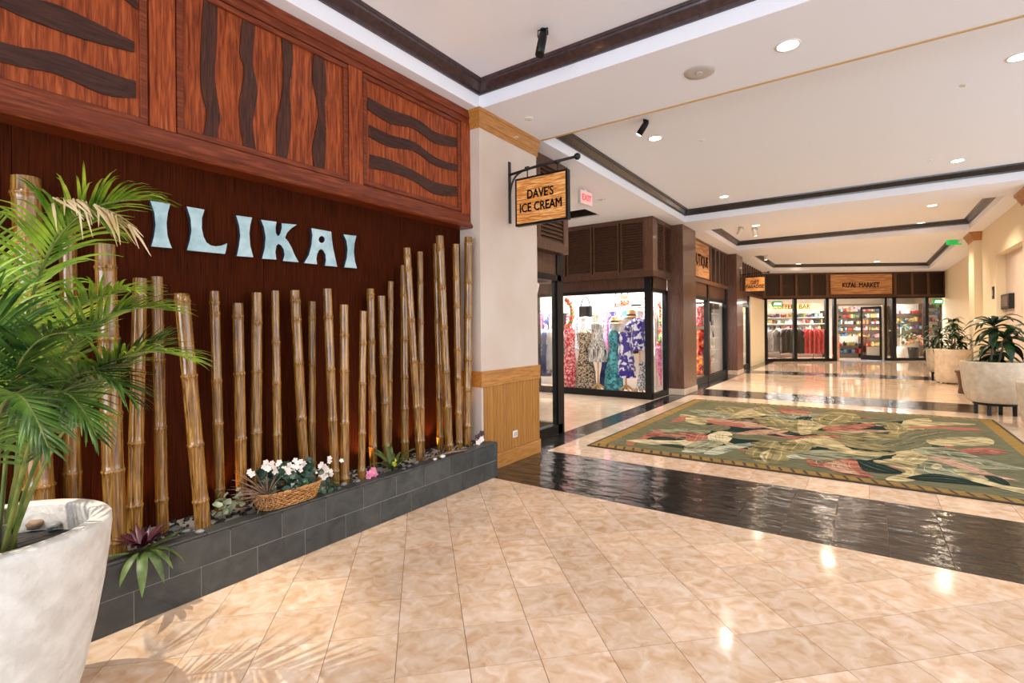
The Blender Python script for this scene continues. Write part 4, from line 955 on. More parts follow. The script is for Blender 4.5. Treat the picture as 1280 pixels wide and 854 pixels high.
for k, (px_, py_, r_) in enumerate(((219,658,.030),(232,660,.026),(240,664,.020),(210,668,.016),(430,607,.02),(447,603,.018),(437,596,.018),(547,570,.022),(556,573,.022),(552,577,.016),(520,580,.02),(511,584,.018),(506,588,.016),(250,667,.018),(261,652,.017),(405,612,.022))):
    w = on_z(px_, py_, .33); w.x = min(max(w.x, -3.28), -2.96); zz = .30 if w.x < -3.03 else .3315
    LB = ['large dark stone behind the bromeliad','grey stone right of the largest one by the bromeliad','small grey stone nearest the leaning bamboo','small stone under the thin upright bamboo','grey stone between the two white-blossom poles','grey stone at the foot of the shortest bamboo','dark stone behind the shortest bamboo','blue-grey stone right of the yellow bloom','pale stone leaning on the planter edge past the yellow bloom','small pale stone at the edge past the yellow bloom','grey stone in front of the yellow bloom','small grey stone just left of the yellow bloom','tiny stone on the edge below the strap leaves','small stone at the foot of the leaning bamboo','small stone behind the pale plant','flat white stone on the edge right of the basket'][k]
    tag(MB().blob((w.x,w.y,zz+r_*.45), r_, 1, .15, (1,1.3,.6)).build('stone', M['stone'] if k not in (8,9,15) else M['white'], origin=(w.x,w.y,zz)), LB, 'stone', 'stones in the planter')

# ================================================================ POTTED PLANTS ON THE RIGHT
def dracaena(name, c0, h_, label, seed, leaf=.42, heads=3, w=.026, group=None):
    rnd = random.Random(seed); t = thing(name, c0, label, 'plant', group)
    for hh in range(heads):
        a = 2*PI*hh/heads+.5+seed; tp = Vector((c0[0]+.14*math.cos(a)*(hh>0), c0[1]+.14*math.sin(a)*(hh>0), c0[2]+h_*(1-.30*hh)))
        b0 = Vector((c0[0]+.05*math.cos(a), c0[1]+.05*math.sin(a), c0[2]))
        MB().tube([b0, (b0+tp)/2+Vector((.01,.01,0)), tp], [.016,.014,.010], 7).build('cane', M['bark'], t)
        for k in range(17):
            ph = k*2.4+rnd.uniform(-.3,.3); up = .9-.09*k+rnd.uniform(-.2,.3); d = Vector((math.cos(ph), math.sin(ph), up+.35)).normalized(); p = tp-Vector((0,0,.008*k)); l = leaf*rnd.uniform(.75,1.1); pts = []
            for j in range(8): pts.append(p.copy()); p = p+d*l/7; d = (d+Vector((0,0,-.24-.05*j))).normalized()
            MB().blade(pts, [w*.35,w*.8,w*1.1,w*1.2,w*1.1,w*.8,w*.4,w*.05], Vector((0,0,1)).cross(Vector((math.cos(ph),math.sin(ph),0))), .3).build('leaf', M['leaf'], t)
    return t
def floor_pot(c0, R, z0, z1, label, seed, legs=True, tp_=.80):
    t = thing('floor_planter_pot', (c0[0],c0[1],0), label, 'pot'); H_ = z1-z0
    MB().lathe([(R*(tp_-.05),z0),(R*(tp_+.04),z0+H_*.05),(R*(.93 if tp_<.9 else .97),z0+H_*.32),(R*.985,z0+H_*.72),(R,z0+H_*.97),(R*.985,z1),(R*.90,z1),(R*.88,z1-.06)], (c0[0],c0[1],0), 40, cap=False, jitter=.003).lathe([(0,z0),(R*tp_,z0)], (c0[0],c0[1],0), 40, cap=False).build('pot_body', M['pot2'], t)
    MB().lathe([(R*.885,z1-.05),(0,z1-.045)], (c0[0],c0[1],0), 30, cap=False).build('potting_soil', M['soil'], t)
    if legs:
        s_ = MB().lathe([(R*.60,z0-.045),(R*.64,z0-.045),(R*.64,z0-.001),(R*.60,z0-.001)], (c0[0],c0[1],0), 32, cap=False).lathe([(0,z0-.03),(R*.62,z0-.03)], (c0[0],c0[1],0), 32, cap=False).build('stand_ring', M['black'], t)
        for k in range(4):
            a = PI/4+k*PI/2+.35; x, y = c0[0]+R*.56*math.cos(a), c0[1]+R*.56*math.sin(a)
            MB().box((x-.024,y-.024,0),(x+.024,y+.024,z0-.03),.003).build('leg', M['black'], t)
    return t
pa = on_z(1241, 517, 0); PA = (1.66, 10.95)
floor_pot(PA, .415, .20, .84, 'large cream ribbed pot on a black stand, nearest of the pots at right', 1)
dracaena('dracaena', (PA[0],PA[1],.795), .66, 'dark green broad-leaved plant in the nearest pot at right', 3, .50, 3, .05)
PB, PCc = (1.60,17.5), (1.74,16.3)
floor_pot(PB, .30, .18, .80, 'cream pot on a low stand, farthest and leftmost of the right-hand pots', 2)
dracaena('dracaena', (PB[0],PB[1],.755), .5, 'dark plant in the farthest pot, seen against the market window', 5, .5, 3, .03)
floor_pot(PCc, .37, .03, .83, 'cream pot without a stand between the farthest and nearest pots', 3, legs=False, tp_=.92)
dracaena('dracaena', (PCc[0],PCc[1],.785), .75, 'tall dark plant with spreading branches before the green cash sign', 9, .33, 4, .036)
PD = (2.12, 9.9)
floor_pot(PD, .40, .02, .62, 'cream pot cut off by the right edge of the photo', 4, legs=False)
ur = thing('waste_urn', (1.62,13.6,0), 'small dark bin with a flared rim behind the nearest pot', 'bin')
uu = on_z(1205, 492, 0)
ur.location = (uu.x, uu.y, 0)
MB().lathe([(.09,0),(.10,.02),(.085,.12),(.10,.30),(.13,.42),(.15,.44),(.15,.47),(.12,.47)], (uu.x,uu.y,0), 20).build('bin_body', M['brown'], ur)
MB().lathe([(.12,.471),(.0,.474)], (uu.x,uu.y,0), 20, cap=False).build('ash_top', M['black'], ur)

# ================================================================ RIGHT WALL
wr = structure('wall_right')
def slab(name, a, b, m, par, bev=0): return MB().box(a, b, bev).build(name, m, par)
slab('pillar', (2.07,15.87,0), (2.6,16.6,SOF), M['cream'], wr)
slab('pillar', (2.13,11.0,0), (2.9,11.72,SOF), M['cream'], wr)
slab('wall_face', (2.21,14.35,0), (3.6,15.87,SOF), M['cream'], wr)
slab('bulkhead', (2.21,11.72,2.86), (3.6,14.35,SOF), M['cream'], wr)
slab('alcove_wall', (2.36,12.0,0), (3.6,14.35,2.86), M['wallpaint'], wr)
slab('rear_wall', (2.6,16.6,0), (3.6,27.6,SOF), M['cream'], wr)
for (x0,y0,x1,y1) in ((2.07,15.87,2.6,16.6),(2.13,11.0,2.9,11.72)):
    m = MB()
    for d0, d1, z0, z1 in ((.01,.02,3.38,3.43),(.03,.07,3.43,3.53),(.085,.09,3.53,SOF)):
        vs = [(x-sx*d, y-sy*d, z) for d, z in ((d0,z0),(d1,z1)) for x, sx, y, sy in ((x0,1,y0,1),(x1,-1,y0,1),(x1,-1,y1,-1),(x0,1,y1,-1))]
        m.add(vs, [(0,1,5,4),(1,2,6,5),(2,3,7,6),(3,0,4,7),(3,2,1,0),(4,5,6,7)])
    m.build('pillar_crown', M['honey'], wr)
slab('low_panel', (2.19,14.36,0), (2.21,15.8,.9), M['brown_l'], wr, .002)
dv = on_x(1262, 377, 2.36); dd_ = thing('wall_device', (2.36,dv.y,dv.z-.13), 'dark square metal box mounted on the right wall', 'wall box')
slab('housing', (2.28,dv.y-.42,dv.z-.15), (2.36,dv.y+.30,dv.z+.15), M['blackiron'], dd_, .006)
slab('face_plate', (2.275,dv.y-.34,dv.z-.10), (2.28,dv.y+.22,dv.z+.11), M['brown'], dd_, .002)
dv = on_x(1242, 366, 2.21); dd_ = thing('wall_switch', (2.21,dv.y,dv.z-.1), 'small tall black wall switch left of the metal box', 'switch')
slab('plate', (2.195,dv.y-.09,dv.z-.13), (2.21,dv.y+.09,dv.z+.13), M['black'], dd_, .003)
slab('rocker', (2.191,dv.y-.03,dv.z-.06), (2.195,dv.y+.03,dv.z+.06), M['chrome'], dd_, .001)

# ================================================================ SHOPFRONTS
random.seed(31)
def frame_map(o, u, n):
    """local frame: a along u, z up, d outwards along n"""
    o, u, n = Vector(o), Vector(u).normalized(), Vector(n).normalized()
    return lambda a, z, d=0.0: o+u*a+n*d+Vector((0,0,z))
def fbox(mp, a0, a1, z0, z1, d0, d1, name, m, par, mb=None):
    P = mp(a0,z0,d0); mb2 = mb or MB(); mb2.obox(P, mp(a1,z0,d0)-P, mp(a0,z0,d1)-P, mp(a0,z1,d0)-P)
    return mb2 if mb is not None else mb2.build(name, m, par)
def louvre_panel(mp, a0, a1, z0, z1, d, par, slats=True, n=None, w=.035):
    """framed louvre panel; slats are sub-parts joined when tiny"""
    p = fbox(mp, a0, a1, z0, z1, d-.045, d-.040, 'louvre_panel', M['gap'], par)
    fr = MB()
    for q in ((a0,a0+w,z0,z1),(a1-w,a1,z0,z1),(a0+w,a1-w,z0,z0+w),(a0+w,a1-w,z1-w,z1)): fbox(mp, *q, d-.04, d, None, None, None, fr)
    fr.build('panel_frame', M['brown'], p)
    if slats:
        n = n or int((z1-z0-2*w)/.05); dz = (z1-z0-2*w)/n; sl_ = MB()
        for i in range(n):
            zz = z0+w+dz*i
            P = mp(a0+w, zz, d-.008); sl_.obox(P, mp(a1-w,zz,d-.008)-P, mp(a0+w,zz+dz*.95,d-.036)-P, Vector((0,0,.008)))
        sl_.build('louvre_slats', M['louvre'], p, kind='stuff')
    return p
def glaze(mp, a0, a1, z0, z1, d, par, name='glass_pane'):
    return fbox(mp, a0, a1, z0, z1, d-.004, d+.004, name, M['glass'], par)
def sign_text(body, mp, a, z, d, width, size, par, m=None, th=.006, hk=1.0, bold=1.0):
    P = mp(0,0,d); n = (mp(0,0,d+1)-mp(0,0,d))
    tm = text_mesh(body, size, lambda x, y: mp(a+x, z+y, d), n*th, width, hk=hk, bold=bold); return tm.build('lettering', m or M['black'], par)

# ---- corner shop next to the pier (window on the hall side and on the side-corridor side)
cs = thing('corner_ice_cream_shop', (-3.42,5.5,0), 'corner shopfront with brown louvres and black frame beside the white pier', 'shopfront')
mp = frame_map((-3.27,4.95,0), (0,1,0), (1,0,0))
fbox(mp, 0, 1.07, 2.44, SOF, -.25, -.045, 'fascia_core', M['brown'], cs)
fbox(mp, 0, 1.07, 2.41, 2.50, -.25, .0, 'fascia_rail', M['brown'], cs); fbox(mp, 0, 1.07, 3.50, SOF-.002, -.24, .0, 'fascia_rail', M['brown'], cs)
fbox(mp, .98, 1.07, 2.50, 3.50, -.24, .0, 'end_stile', M['brown_l'], cs)
for a0, a1 in ((-.02,.33),(.335,.975)): louvre_panel(mp, a0, a1, 2.50, 3.50, .0, cs)
mq = frame_map((-3.42,4.95,0), (0,1,0), (1,0,0))
fbox(mq, 0, 1.10, 2.14, 2.44, -.06, .0, 'header_board', M['brown'], cs)
fbox(mq, 0, 1.10, 2.06, 2.14, -.08, .02, 'frame_head', M['black'], cs); fbox(mq, 0, 1.10, 0, .13, -.08, .02, 'frame_sill', M['black'], cs)
fbox(mq, .94, .99, .13, 2.06, -.03, .0, 'frame_stile', M['black'], cs); fbox(mq, .99, 1.15, 0, 2.44, -.07, .02, 'corner_post', M['black'], cs)
glaze(mq, 0, .94, .13, 2.06, -.02, cs)
mr = frame_map((-3.5,6.05,0), (-1,0,0), (0,1,0))
fbox(mr, 0, 4.5, 2.14, SOF, -.08, .0, 'side_fascia', M['brown'], cs); fbox(mr, 0, 4.5, 2.06, 2.14, -.06, .02, 'frame_head', M['black'], cs); fbox(mr, 0, 4.5, 0, .13, -.06, .02, 'frame_sill', M['black'], cs)
for a in (1.6, 3.2, 4.44): fbox(mr, a, a+.06, .13, 2.06, -.06, .02, 'frame_stile', M['black'], cs)
for a0, a1 in ((.06,1.6),(1.66,3.2)): glaze(mr, a0, a1, .13, 2.06, -.02, cs)
iw = structure('wall_corner_shop_back')
MB().box((-8.1,3.9,0),(-8.0,6.0,SOF)).build('plaster', M['shopwhite'], iw)
MB().box((-8.0,3.85,0),(-3.7,3.95,SOF)).build('plaster', M['shopwhite'], iw)
MB().box((-8.0,3.96,2.5),(-3.75,5.96,2.56)).build('shop_ceiling', M['ceil'], iw)
lamp('corner_shop_lamp', 'AREA', (-5.0,5.0,2.45), 45, WHITE, 1.5, (-5.0,5.0,0))
va = MB(); n_ = 14
for k in range(n_):
    a = -4.9+1.25*k/n_; b = a+1.25/n_; va.add([(a,5.90,2.05),(b,5.90,2.05),(b,5.82,1.86),((a+b)/2,5.81,1.83),(a,5.82,1.86)], [(0,1,2,3,4)])
tag(va.build('striped_valance', M['f_valance'], origin=(-4.3,5.9,1.86)), 'red and white striped valance inside the corner shop window', 'valance')
ps = thing('shop_poster', (-3.98,5.93,1.55), 'small white poster hung in the corner shop window', 'poster'); ps.location = (-3.98,5.93,1.45)
MB().box((-4.05,5.925,1.62),(-3.80,5.935,1.80)).build('sheet', M['f_white'], ps); MB().box((-4.0,5.920,1.66),(-3.86,5.925,1.75)).build('printed_motif', M['lei_red'], ps)
gp = thing('green_picture', (-3.95,5.93,1.3), 'small green framed picture below the poster in the corner window', 'picture')
MB().box((-4.03,5.925,1.36),(-3.82,5.94,1.54)).build('frame', M['lightwood'], gp); MB().box((-4.01,5.918,1.38),(-3.84,5.925,1.52)).build('picture', M['leaf_olive'], gp)
tb = thing('white_tub', (-3.86,5.84,0), 'white rounded tub on a thin stand inside the corner shop', 'tub')
MB().lathe([(.02,.58),(.07,.60),(.105,.70),(.12,.86),(.125,.92),(.115,.92)], (-3.84,5.80,0), 20).build('bowl', M['white'], tb)
MB().lathe([(.10,0),(.10,.015),(.012,.03),(.012,.58)], (-3.84,5.80,0), 16).build('stand', M['chrome'], tb)

# ---- boutique: front to the side corridor, glazed return to the hall
bt = thing('boutique_shopfront', (-3.46,9.75,0), 'boutique shopfront with louvred brown fascia and a bright dress window', 'shopfront')
mf = frame_map((-3.36,9.58,0), (-1,0,0), (0,-1,0))
fbox(mf, .12, 5.5, 2.50, SOF-.004, -.25, -.045, 'fascia_core', M['brown'], bt)
fbox(mf, 0, 5.5, 2.42, 2.53, -.30, .0, 'fascia_rail', M['brown'], bt); fbox(mf, .0, 5.5, 3.52, SOF-.002, -.24, .0, 'fascia_rail', M['brown'], bt)
fbox(mf, 0, .17, 2.53, 3.52, -.24, .0, 'end_stile', M['brown_l'], bt)
edges = [.17]+[(-3.36-on_y(p, 330, 9.58).x) for p in (777,775,745,743,713)]
xs_ = [.17, .665, .70, 1.265, 1.30, 1.89, 1.93, 2.5, 2.54, 3.1]
for a0, a1 in zip(xs_[0::2], xs_[1::2]): louvre_panel(mf, a0, a1, 2.53, 3.52, .0, bt)
mg = frame_map((-3.46,9.75,0), (-1,0,0), (0,-1,0))
fbox(mg, 0, 5.4, 2.20, 2.43, -.06, .0, 'header_board', M['brown'], bt); fbox(mg, 0, 5.4, 2.13, 2.20, -.06, .02, 'frame_head', M['black'], bt)
fbox(mg, 0, 5.4, 0, .135, -.06, .02, 'frame_sill', M['black'], bt); fbox(mg, 0, .13, 0, 2.43, -.10, .03, 'corner_post', M['black'], bt)
for a in (2.6, 5.3): fbox(mg, a, a+.06, .135, 2.13, -.06, .02, 'frame_stile', M['black'], bt)
glaze(mg, .13, 2.6, .135, 2.13, -.03, bt); glaze(mg, 2.66, 5.3, .135, 2.13, -.03, bt)
ms = frame_map((-3.36,9.58,0), (0,1,0), (1,0,0))
fbox(ms, .25, 1.12, 2.50, SOF-.002, -.25, -.045, 'fascia_core', M['brown'], bt)
fbox(ms, .31, 1.12, 2.42, 2.53, -.09, -.001, 'fascia_rail', M['brown'], bt); fbox(ms, .26, 1.12, 3.52, SOF-.002, -.06, -.001, 'fascia_rail', M['brown'], bt)
louvre_panel(ms, .242, .67, 2.53, 3.52, -.002, bt); louvre_panel(ms, .69, 1.11, 2.53, 3.52, .0, bt)
mt = frame_map((-3.46,9.75,0), (0,1,0), (1,0,0))
fbox(mt, .0, .95, 2.20, 2.43, -.06, .0, 'header_board', M['brown'], bt); fbox(mt, .0, .95, 2.13, 2.20, -.06, .02, 'frame_head', M['black'], bt)
fbox(mt, .0, .95, 0, .11, -.06, .02, 'frame_sill', M['black'], bt); fbox(mt, .82, .95, .11, 2.2, -.06, .02, 'frame_stile', M['black'], bt)
glaze(mt, .10, .82, .11, 2.13, -.03, bt)
wb2 = structure('wall_boutique_interior')
MB().box((-9.0,11.3,0),(-3.52,11.38,SOF)).build('back_wall', M['shopwhite'], wb2)
MB().box((-9.0,9.83,2.5),(-3.56,11.3,2.58)).build('shop_ceiling', M['shopwhite'], wb2)
MB().box((-9.08,9.6,0),(-9.0,11.3,SOF)).build('side_wall', M['shopwhite'], wb2)
for k in range(15): MB().box((-3.55-.0,10.60,.14+.13*k),(-3.50,10.70,.26+.13*k),.003).build('white_brick', M['shopwhite'], wb2)
lamp('boutique_lamp', 'AREA', (-4.9,10.3,2.46), 160, (1,.97,.92), 2.4, (-4.9,10.2,0), sy=.7)
lamp('boutique_lamp', 'AREA', (-7.3,10.3,2.46), 70, (1,.97,.92), 2.0, (-7.3,10.2,0), sy=.7)

def dress(name, px_, ytop, ybot, y0, wt, wb_, m, label, top=None, cat='dress', sleeve=False, group='clothes shown in the boutique window', flare=1.0, depth=.13):
    """garment hanging/standing at plane y=y0 between two photo heights"""
    a, b = on_y(px_, ytop, y0), on_y(px_, ybot, y0); x = a.x; z1, z0 = a.z, max(b.z, .03)
    t = thing(name, (x,y0,z0), label, cat, group); H_ = z1-z0
    prof = [(wb_,0),(wb_*.97,H_*.1),(wb_*.85+wt*.1,H_*.3),(wt*.82,H_*.58),(wt*.80,H_*.66),(wt*.98,H_*.82),(wt,H_*.92),(wt*.72,H_*.985),(wt*.35,H_)]
    mb = MB(); seg = 28; vs = []
    for r, z in prof:
        for i in range(seg):
            an = 2*PI*i/seg; fold = 1+.09*(1-z/H_)*math.cos(an*7+px_)
            vs.append((x+r*fold*math.cos(an), y0+depth*(r/wt)**.5*fold*math.sin(an), z0+z))
    mb.add(vs, [(j*seg+i, j*seg+(i+1)%seg, (j+1)*seg+(i+1)%seg, (j+1)*seg+i) for j in range(len(prof)-1) for i in range(seg)], True)
    mb.build('skirt_and_bodice', m, t)
    if sleeve:
        for sg in (-1,1): MB().tube([(x+sg*wt*.7,y0,z1-H_*.08),(x+sg*wt*1.2,y0-.02,z1-H_*.2),(x+sg*wt*1.45,y0-.03,z1-H_*.38)], [.05,.055,.06], 8).build('sleeve', m, t)
    if top: 
        MB().lathe([(wt*.40,-.02),(.05,.03),(.045,.12),(.05,.13),(.03,.16)], (x,y0,z1), 12).build('form_neck', M[top], t)
    return t, x, z0, z1
def stand(x, y0, ztop, label, group='wooden garment stands'):
    t = thing('garment_stand', (x,y0,0), label, 'stand', group)
    MB().tube([(x,y0,.12),(x,y0,ztop)], .018, 8).build('post', M['lightwood'], t)
    for k in range(4):
        a = PI/4+k*PI/2; MB().tube([(x,y0,.22),(x+.10*math.cos(a),y0+.10*math.sin(a),.16),(x+.22*math.cos(a),y0+.22*math.sin(a),.02)], [.024,.022,.018], 6).build('leg', M['lightwood'], t)
Y0 = 10.05
dress('long_dress', 712, 408, 486, Y0, .13, .20, M['f_red'], 'red and white printed long dress at the left edge of the window')
dress('long_dress', 731, 412, 487, Y0, .17, .25, M['f_leopard'], 'brown and cream animal print long dress beside the red one', 'bust')
_, x_, z0_, z1_ = dress('short_dress', 747, 402, 452, Y0-.05, .15, .23, M['f_bw'], 'black and white striped short dress on a form', 'skinform')
stand(x_, Y0-.05, z0_+.3, 'light wooden stand under the black and white striped dress')
_, x_, z0_, z1_ = dress('long_dress', 767, 413, 487, Y0, .11, .20, M['f_teal'], 'teal batik long dress in the middle of the window', 'bust')
_, x_, z0_, z1_ = dress('floral_dress', 782, 415, 472, Y0+.02, .16, .20, M['f_purple'], 'purple dress with white flowers right of the teal one', 'bust')
stand(x_, Y0+.02, z0_+.3, 'light wooden stand under the purple floral dress')
_, x_, z0_, z1_ = dress('flowered_blouse', 799, 398, 438, Y0-.03, .18, .18, M['f_purple'], 'purple and white floral top near the window corner', 'bust', 'top', sleeve=True)
stand(x_, Y0-.03, z0_+.2, 'light wooden stand under the purple floral top')
dress('grey_skirt', 803, 452, 486, Y0-.08, .07, .10, M['f_grey'], 'pale printed skirt low at the window corner', cat='skirt')
dress('white_blouse', 778, 398, 415, Y0+.10, .16, .17, M['f_white'], 'white blouse behind the purple dress', cat='blouse', sleeve=True)
dress('white_blouse', 733, 396, 412, Y0+.12, .15, .15, M['f_white'], 'white blouse above the animal print dress', cat='blouse')
dress('blue_dress', 757, 440, 482, Y0+.25, .1, .14, M['f_navy'], 'blue dress peeping behind the striped dress stand')
for k in range(11):
    px_ = 668+k*3.6
    dress('hanging_garment', px_, 412+3*(k%3), 470-4*(k%4), 10.15+.03*(k%2), .11, .14, M[('f_grey','f_white','f_greyp','f_grey','f_navy')[k%5]], '%s garment on the front rail behind the corner shop glass, %s from left' % ({'f_grey':'grey printed','f_white':'white','f_greyp':'plain grey','f_navy':'navy'}[('f_grey','f_white','f_greyp','f_grey','f_navy')[k%5]], ('first','second','third','fourth','fifth','sixth','seventh','eighth','ninth','tenth','last')[k]), group='garments hanging at the far left of the boutique window')
def garland(name, pts, r, m, label, cat='garland'):
    t = thing(name, tuple(pts[0]), label, cat, 'flower garlands in the boutique'); P = qbez(pts, 14)
    for k, p in enumerate(P): MB().blob(tuple(p), r*random.uniform(.8,1.2), 0, .25).build('flower', M['lei_green'] if k%4==3 else m, t)
garland('flower_garland', [on_y(709,375,Y0-.1), on_y(718,385,Y0-.1), on_y(717,400,Y0-.1), on_y(709,408,Y0-.1)], .06, M['lei_red'], 'red and orange flower garland above the red dress')
garland('flower_garland', [on_x(824,380,-3.62), on_x(829,392,-3.62), on_x(824,405,-3.62), on_x(829,418,-3.62), on_x(823,430,-3.62)], .05, M['lei_red'], 'red flower garland in the narrow side window')
garland('flower_garland', [on_x(826,402,-3.60), on_x(831,412,-3.60), on_x(824,426,-3.60)], .045, M['lei_green'], 'green leaf garland in the narrow side window')
tq = thing('pink_scarf', tuple(on_x(826,480,-3.64)), 'long pink scarf hanging in the narrow side window', 'scarf')
P = qbez([on_x(822,434,-3.62), on_x(827,445,-3.62), on_x(822,465,-3.62), on_x(832,486,-3.60)], 10)
MB().tube(P, [.05,.06,.07,.07,.075,.07,.07,.06,.06,.07,.05], 8).build('scarf', M['f_pink'], tq)
def bag(px_, py_, y0, w, h_, m, label, g='bags in the boutique window'):
    p = on_y(px_, py_, y0); t = thing('handbag', tuple(p), label, 'bag', g)
    MB().box((p.x-w/2,p.y-.05,p.z),(p.x+w/2,p.y+.05,p.z+h_),.02).build('bag_body', m, t)
    MB().tube(qbez([(p.x-w*.35,p.y,p.z+h_*.95),(p.x-w*.3,p.y,p.z+h_*2),(p.x+w*.3,p.y,p.z+h_*2),(p.x+w*.35,p.y,p.z+h_*.95)],10), .012, 6).build('handle', M['black'], t)
bag(732, 397, Y0+.1, .30, .26, M['f_black'], 'black handbag hanging high in the boutique window')
bag(773, 384, Y0+.3, .22, .22, M['f_bw'], 'black and white fringed bag hanging near the window top')
bag(781, 382, Y0+.3, .20, .24, M['lei_red'], 'coral bag beside the fringed bag')
def hat(p, r, m, label):
    t = thing('sun_hat', tuple(p), label, 'hat', 'hats in the boutique window')
    MB().lathe([(r,0),(r*.96,.012),(r*.5,.03),(r*.46,.12),(r*.3,.16),(.01,.165)], tuple(p), 18).build('hat', m, t); MB().lathe([(r*.505,.035),(r*.49,.07)], tuple(p), 18, cap=False).build('hat_band', M['black'], t)
hat(on_y(795,385,Y0+.1), .22, M['f_white'], 'white sun hat at the top right of the boutique window')
hat(on_y(789,397,Y0+.15), .2, M['lightwood'], 'straw sun hat below the white hat')
hat(on_y(768,405,Y0-.1), .16, M['wicker'], 'small straw hat above the teal dress')
for k in range(22):
    xx = -3.85-.16*k; mm = ('f_white','f_grey','f_red','f_black','f_teal','f_greyp','f_purple','f_pink','f_white','f_leopard','f_navy')[k % 11]
    t = thing('rear_garment', (xx,10.95,.75), '%s garment, %s from right on the rear rail of the boutique' % ({'f_white':'white','f_grey':'grey printed','f_red':'red printed','f_black':'black','f_teal':'teal','f_greyp':'plain grey','f_purple':'purple flowered','f_pink':'pink','f_leopard':'brown printed','f_navy':'navy'}[mm], ('first','second','third','fourth','fifth','sixth','seventh','eighth','ninth','tenth','eleventh','twelfth','thirteenth','fourteenth','fifteenth','sixteenth','seventeenth','eighteenth','nineteenth','twentieth','twenty-first','last')[k]), 'garment', 'garments on the rear rail of the boutique')
    h_ = random.uniform(.75,1.05)
    MB().prism([[(-.06,1.8-h_),(.07,1.8-h_),(.06,1.6),(.02,1.8),(-.02,1.8),(-.05,1.6)]], lambda a, b, xx=xx: Vector((xx+a,10.85,b)), (0,.28,0)).build('garment_body', M[mm], t)
    MB().tube([(xx,10.99,1.79),(xx,10.99,1.86)], .006, 5).build('hanger_hook', M['chrome'], t)
rr_ = thing('rear_rail', (-5.5,10.99,1.86), 'metal clothes rail at the rear of the boutique', 'rail')
MB().tube([(-7.4,10.99,1.865),(-3.75,10.99,1.865)], .012, 6).build('rail', M['chrome'], rr_)
for x in (-7.3,-3.8): MB().tube([(x,10.99,0),(x,10.99,1.865)], .014, 6).build('upright', M['chrome'], rr_)
rl = thing('garment_rail', (-5.5,10.25,2.0), 'thin metal clothes rail across the boutique window', 'rail')
MB().tube([(-7.2,10.25,2.02),(-3.7,10.25,2.02)], .012, 8).build('rail', M['chrome'], rl)
for x in (-7.0,-5.4,-3.8): MB().tube([(x,10.25,2.02),(x,10.25,2.5)], .008, 6).build('hanger_rod', M['chrome'], rl)
gd = thing('wire_grid', (-3.7,10.9,1.0), 'white wire grid display panel at the boutique corner', 'display grid')
gm = MB()
for k in range(7): gm.tube([(-3.62,9.9+.1*k,.4),(-3.62,9.9+.1*k,2.1)], .004, 4)
for k in range(14): gm.tube([(-3.62,9.9,.42+.12*k),(-3.62,10.5,.42+.12*k)], .004, 4)
gm.build('wires', M['white'], gd, kind='stuff')

# ---- timber columns
def column(x0, x1, y0, y1, label):
    t = thing('timber_column', ((x0+x1)/2,(y0+y1)/2,0), label, 'column')
    MB().box((x0,y0,.13),(x1,y1,SOF-.002),.006).build('shaft', M['brown_l'], t)
    MB().box((x0-.012,y0-.012,0),(x1+.014,y1+.012,.13),.006).build('stone_plinth', M['brick_slate'] if False else M['marble_far'], t)
column(-3.46, -3.12, 10.72, 11.68, 'nearest brown timber column, between boutique and the flower-dress shop')
column(-3.46, -3.12, 16.05, 16.93, 'far brown timber column carrying the gift shop sign')

# ---- second shop along the hall
s2 = thing('second_shopfront', (-3.40,13.9,0), 'shopfront with a zebra wood sign between the two timber columns', 'shopfront')
mh = frame_map((-3.36,11.68,0), (0,1,0), (1,0,0))
fbox(mh, 0, 4.37, 2.55, SOF-.002, -.22, -.045, 'fascia_core', M['brown'], s2)
fbox(mh, 0, 4.37, 2.53, 2.63, -.1, .01, 'fascia_rail', M['brown_l'], s2); fbox(mh, 0, 4.37, 3.53, SOF-.002, -.1, .01, 'fascia_rail', M['brown'], s2)
sb = fbox(mh, .12, 2.16, 2.66, 3.52, -.045, .005, 'sign_board', M['signwood_far'], s2)
sign_text('BOUTIQUE', mh, 1.25, 3.06, .006, 1.55, .3, sb, hk=1.2, bold=2.0)
for k, a in enumerate((2.20,2.70,3.15,3.60,4.0,4.33)): fbox(mh, a, a+.07, 2.63, 3.53, -.045, .03, 'batten', M['brown_l'], s2)
for a0, a1 in ((2.27,2.70),(2.77,3.15),(3.22,3.60),(3.67,4.0),(4.07,4.33)): fbox(mh, a0, a1, 2.63, 3.53, -.045, -.02, 'fascia_board', M['fasciapanel'], s2)
fbox(mh, 0, 4.37, 2.20, 2.53, -.12, -.05, 'header_board', M['brown'], s2); fbox(mh, 0, 4.37, 2.12, 2.20, -.12, -.03, 'frame_head', M['black'], s2); fbox(mh, 0, 4.37, 0, .16, -.12, -.03, 'frame_sill', M['black'], s2)
for a0, a1 in ((2.10,2.26),(4.18,4.37)): fbox(mh, a0, a1, .0, 2.53, -.13, -.02, 'frame_post', M['black'], s2)
glaze(mh, 0, 2.10, .16, 2.12, -.08, s2); glaze(mh, 2.26, 4.18, .16, 2.12, -.08, s2)
w3 = structure('wall_second_shop_interior')
MB().box((-6.5,16.0,0),(-3.5,16.05,SOF)).build('side_wall', M['shopwhite'], w3); MB().box((-6.55,11.38,0),(-6.5,22.0,SOF)).build('back_wall', M['shopwhite'], w3); MB().box((-6.5,11.4,2.6),(-3.5,16.0,2.66)).build('shop_ceiling', M['shopwhite'], w3)
lamp('second_shop_lamp', 'AREA', (-4.6,13.8,2.55), 200, (1,.96,.9), 3.0, (-4.4,13.8,0), sy=1.0)
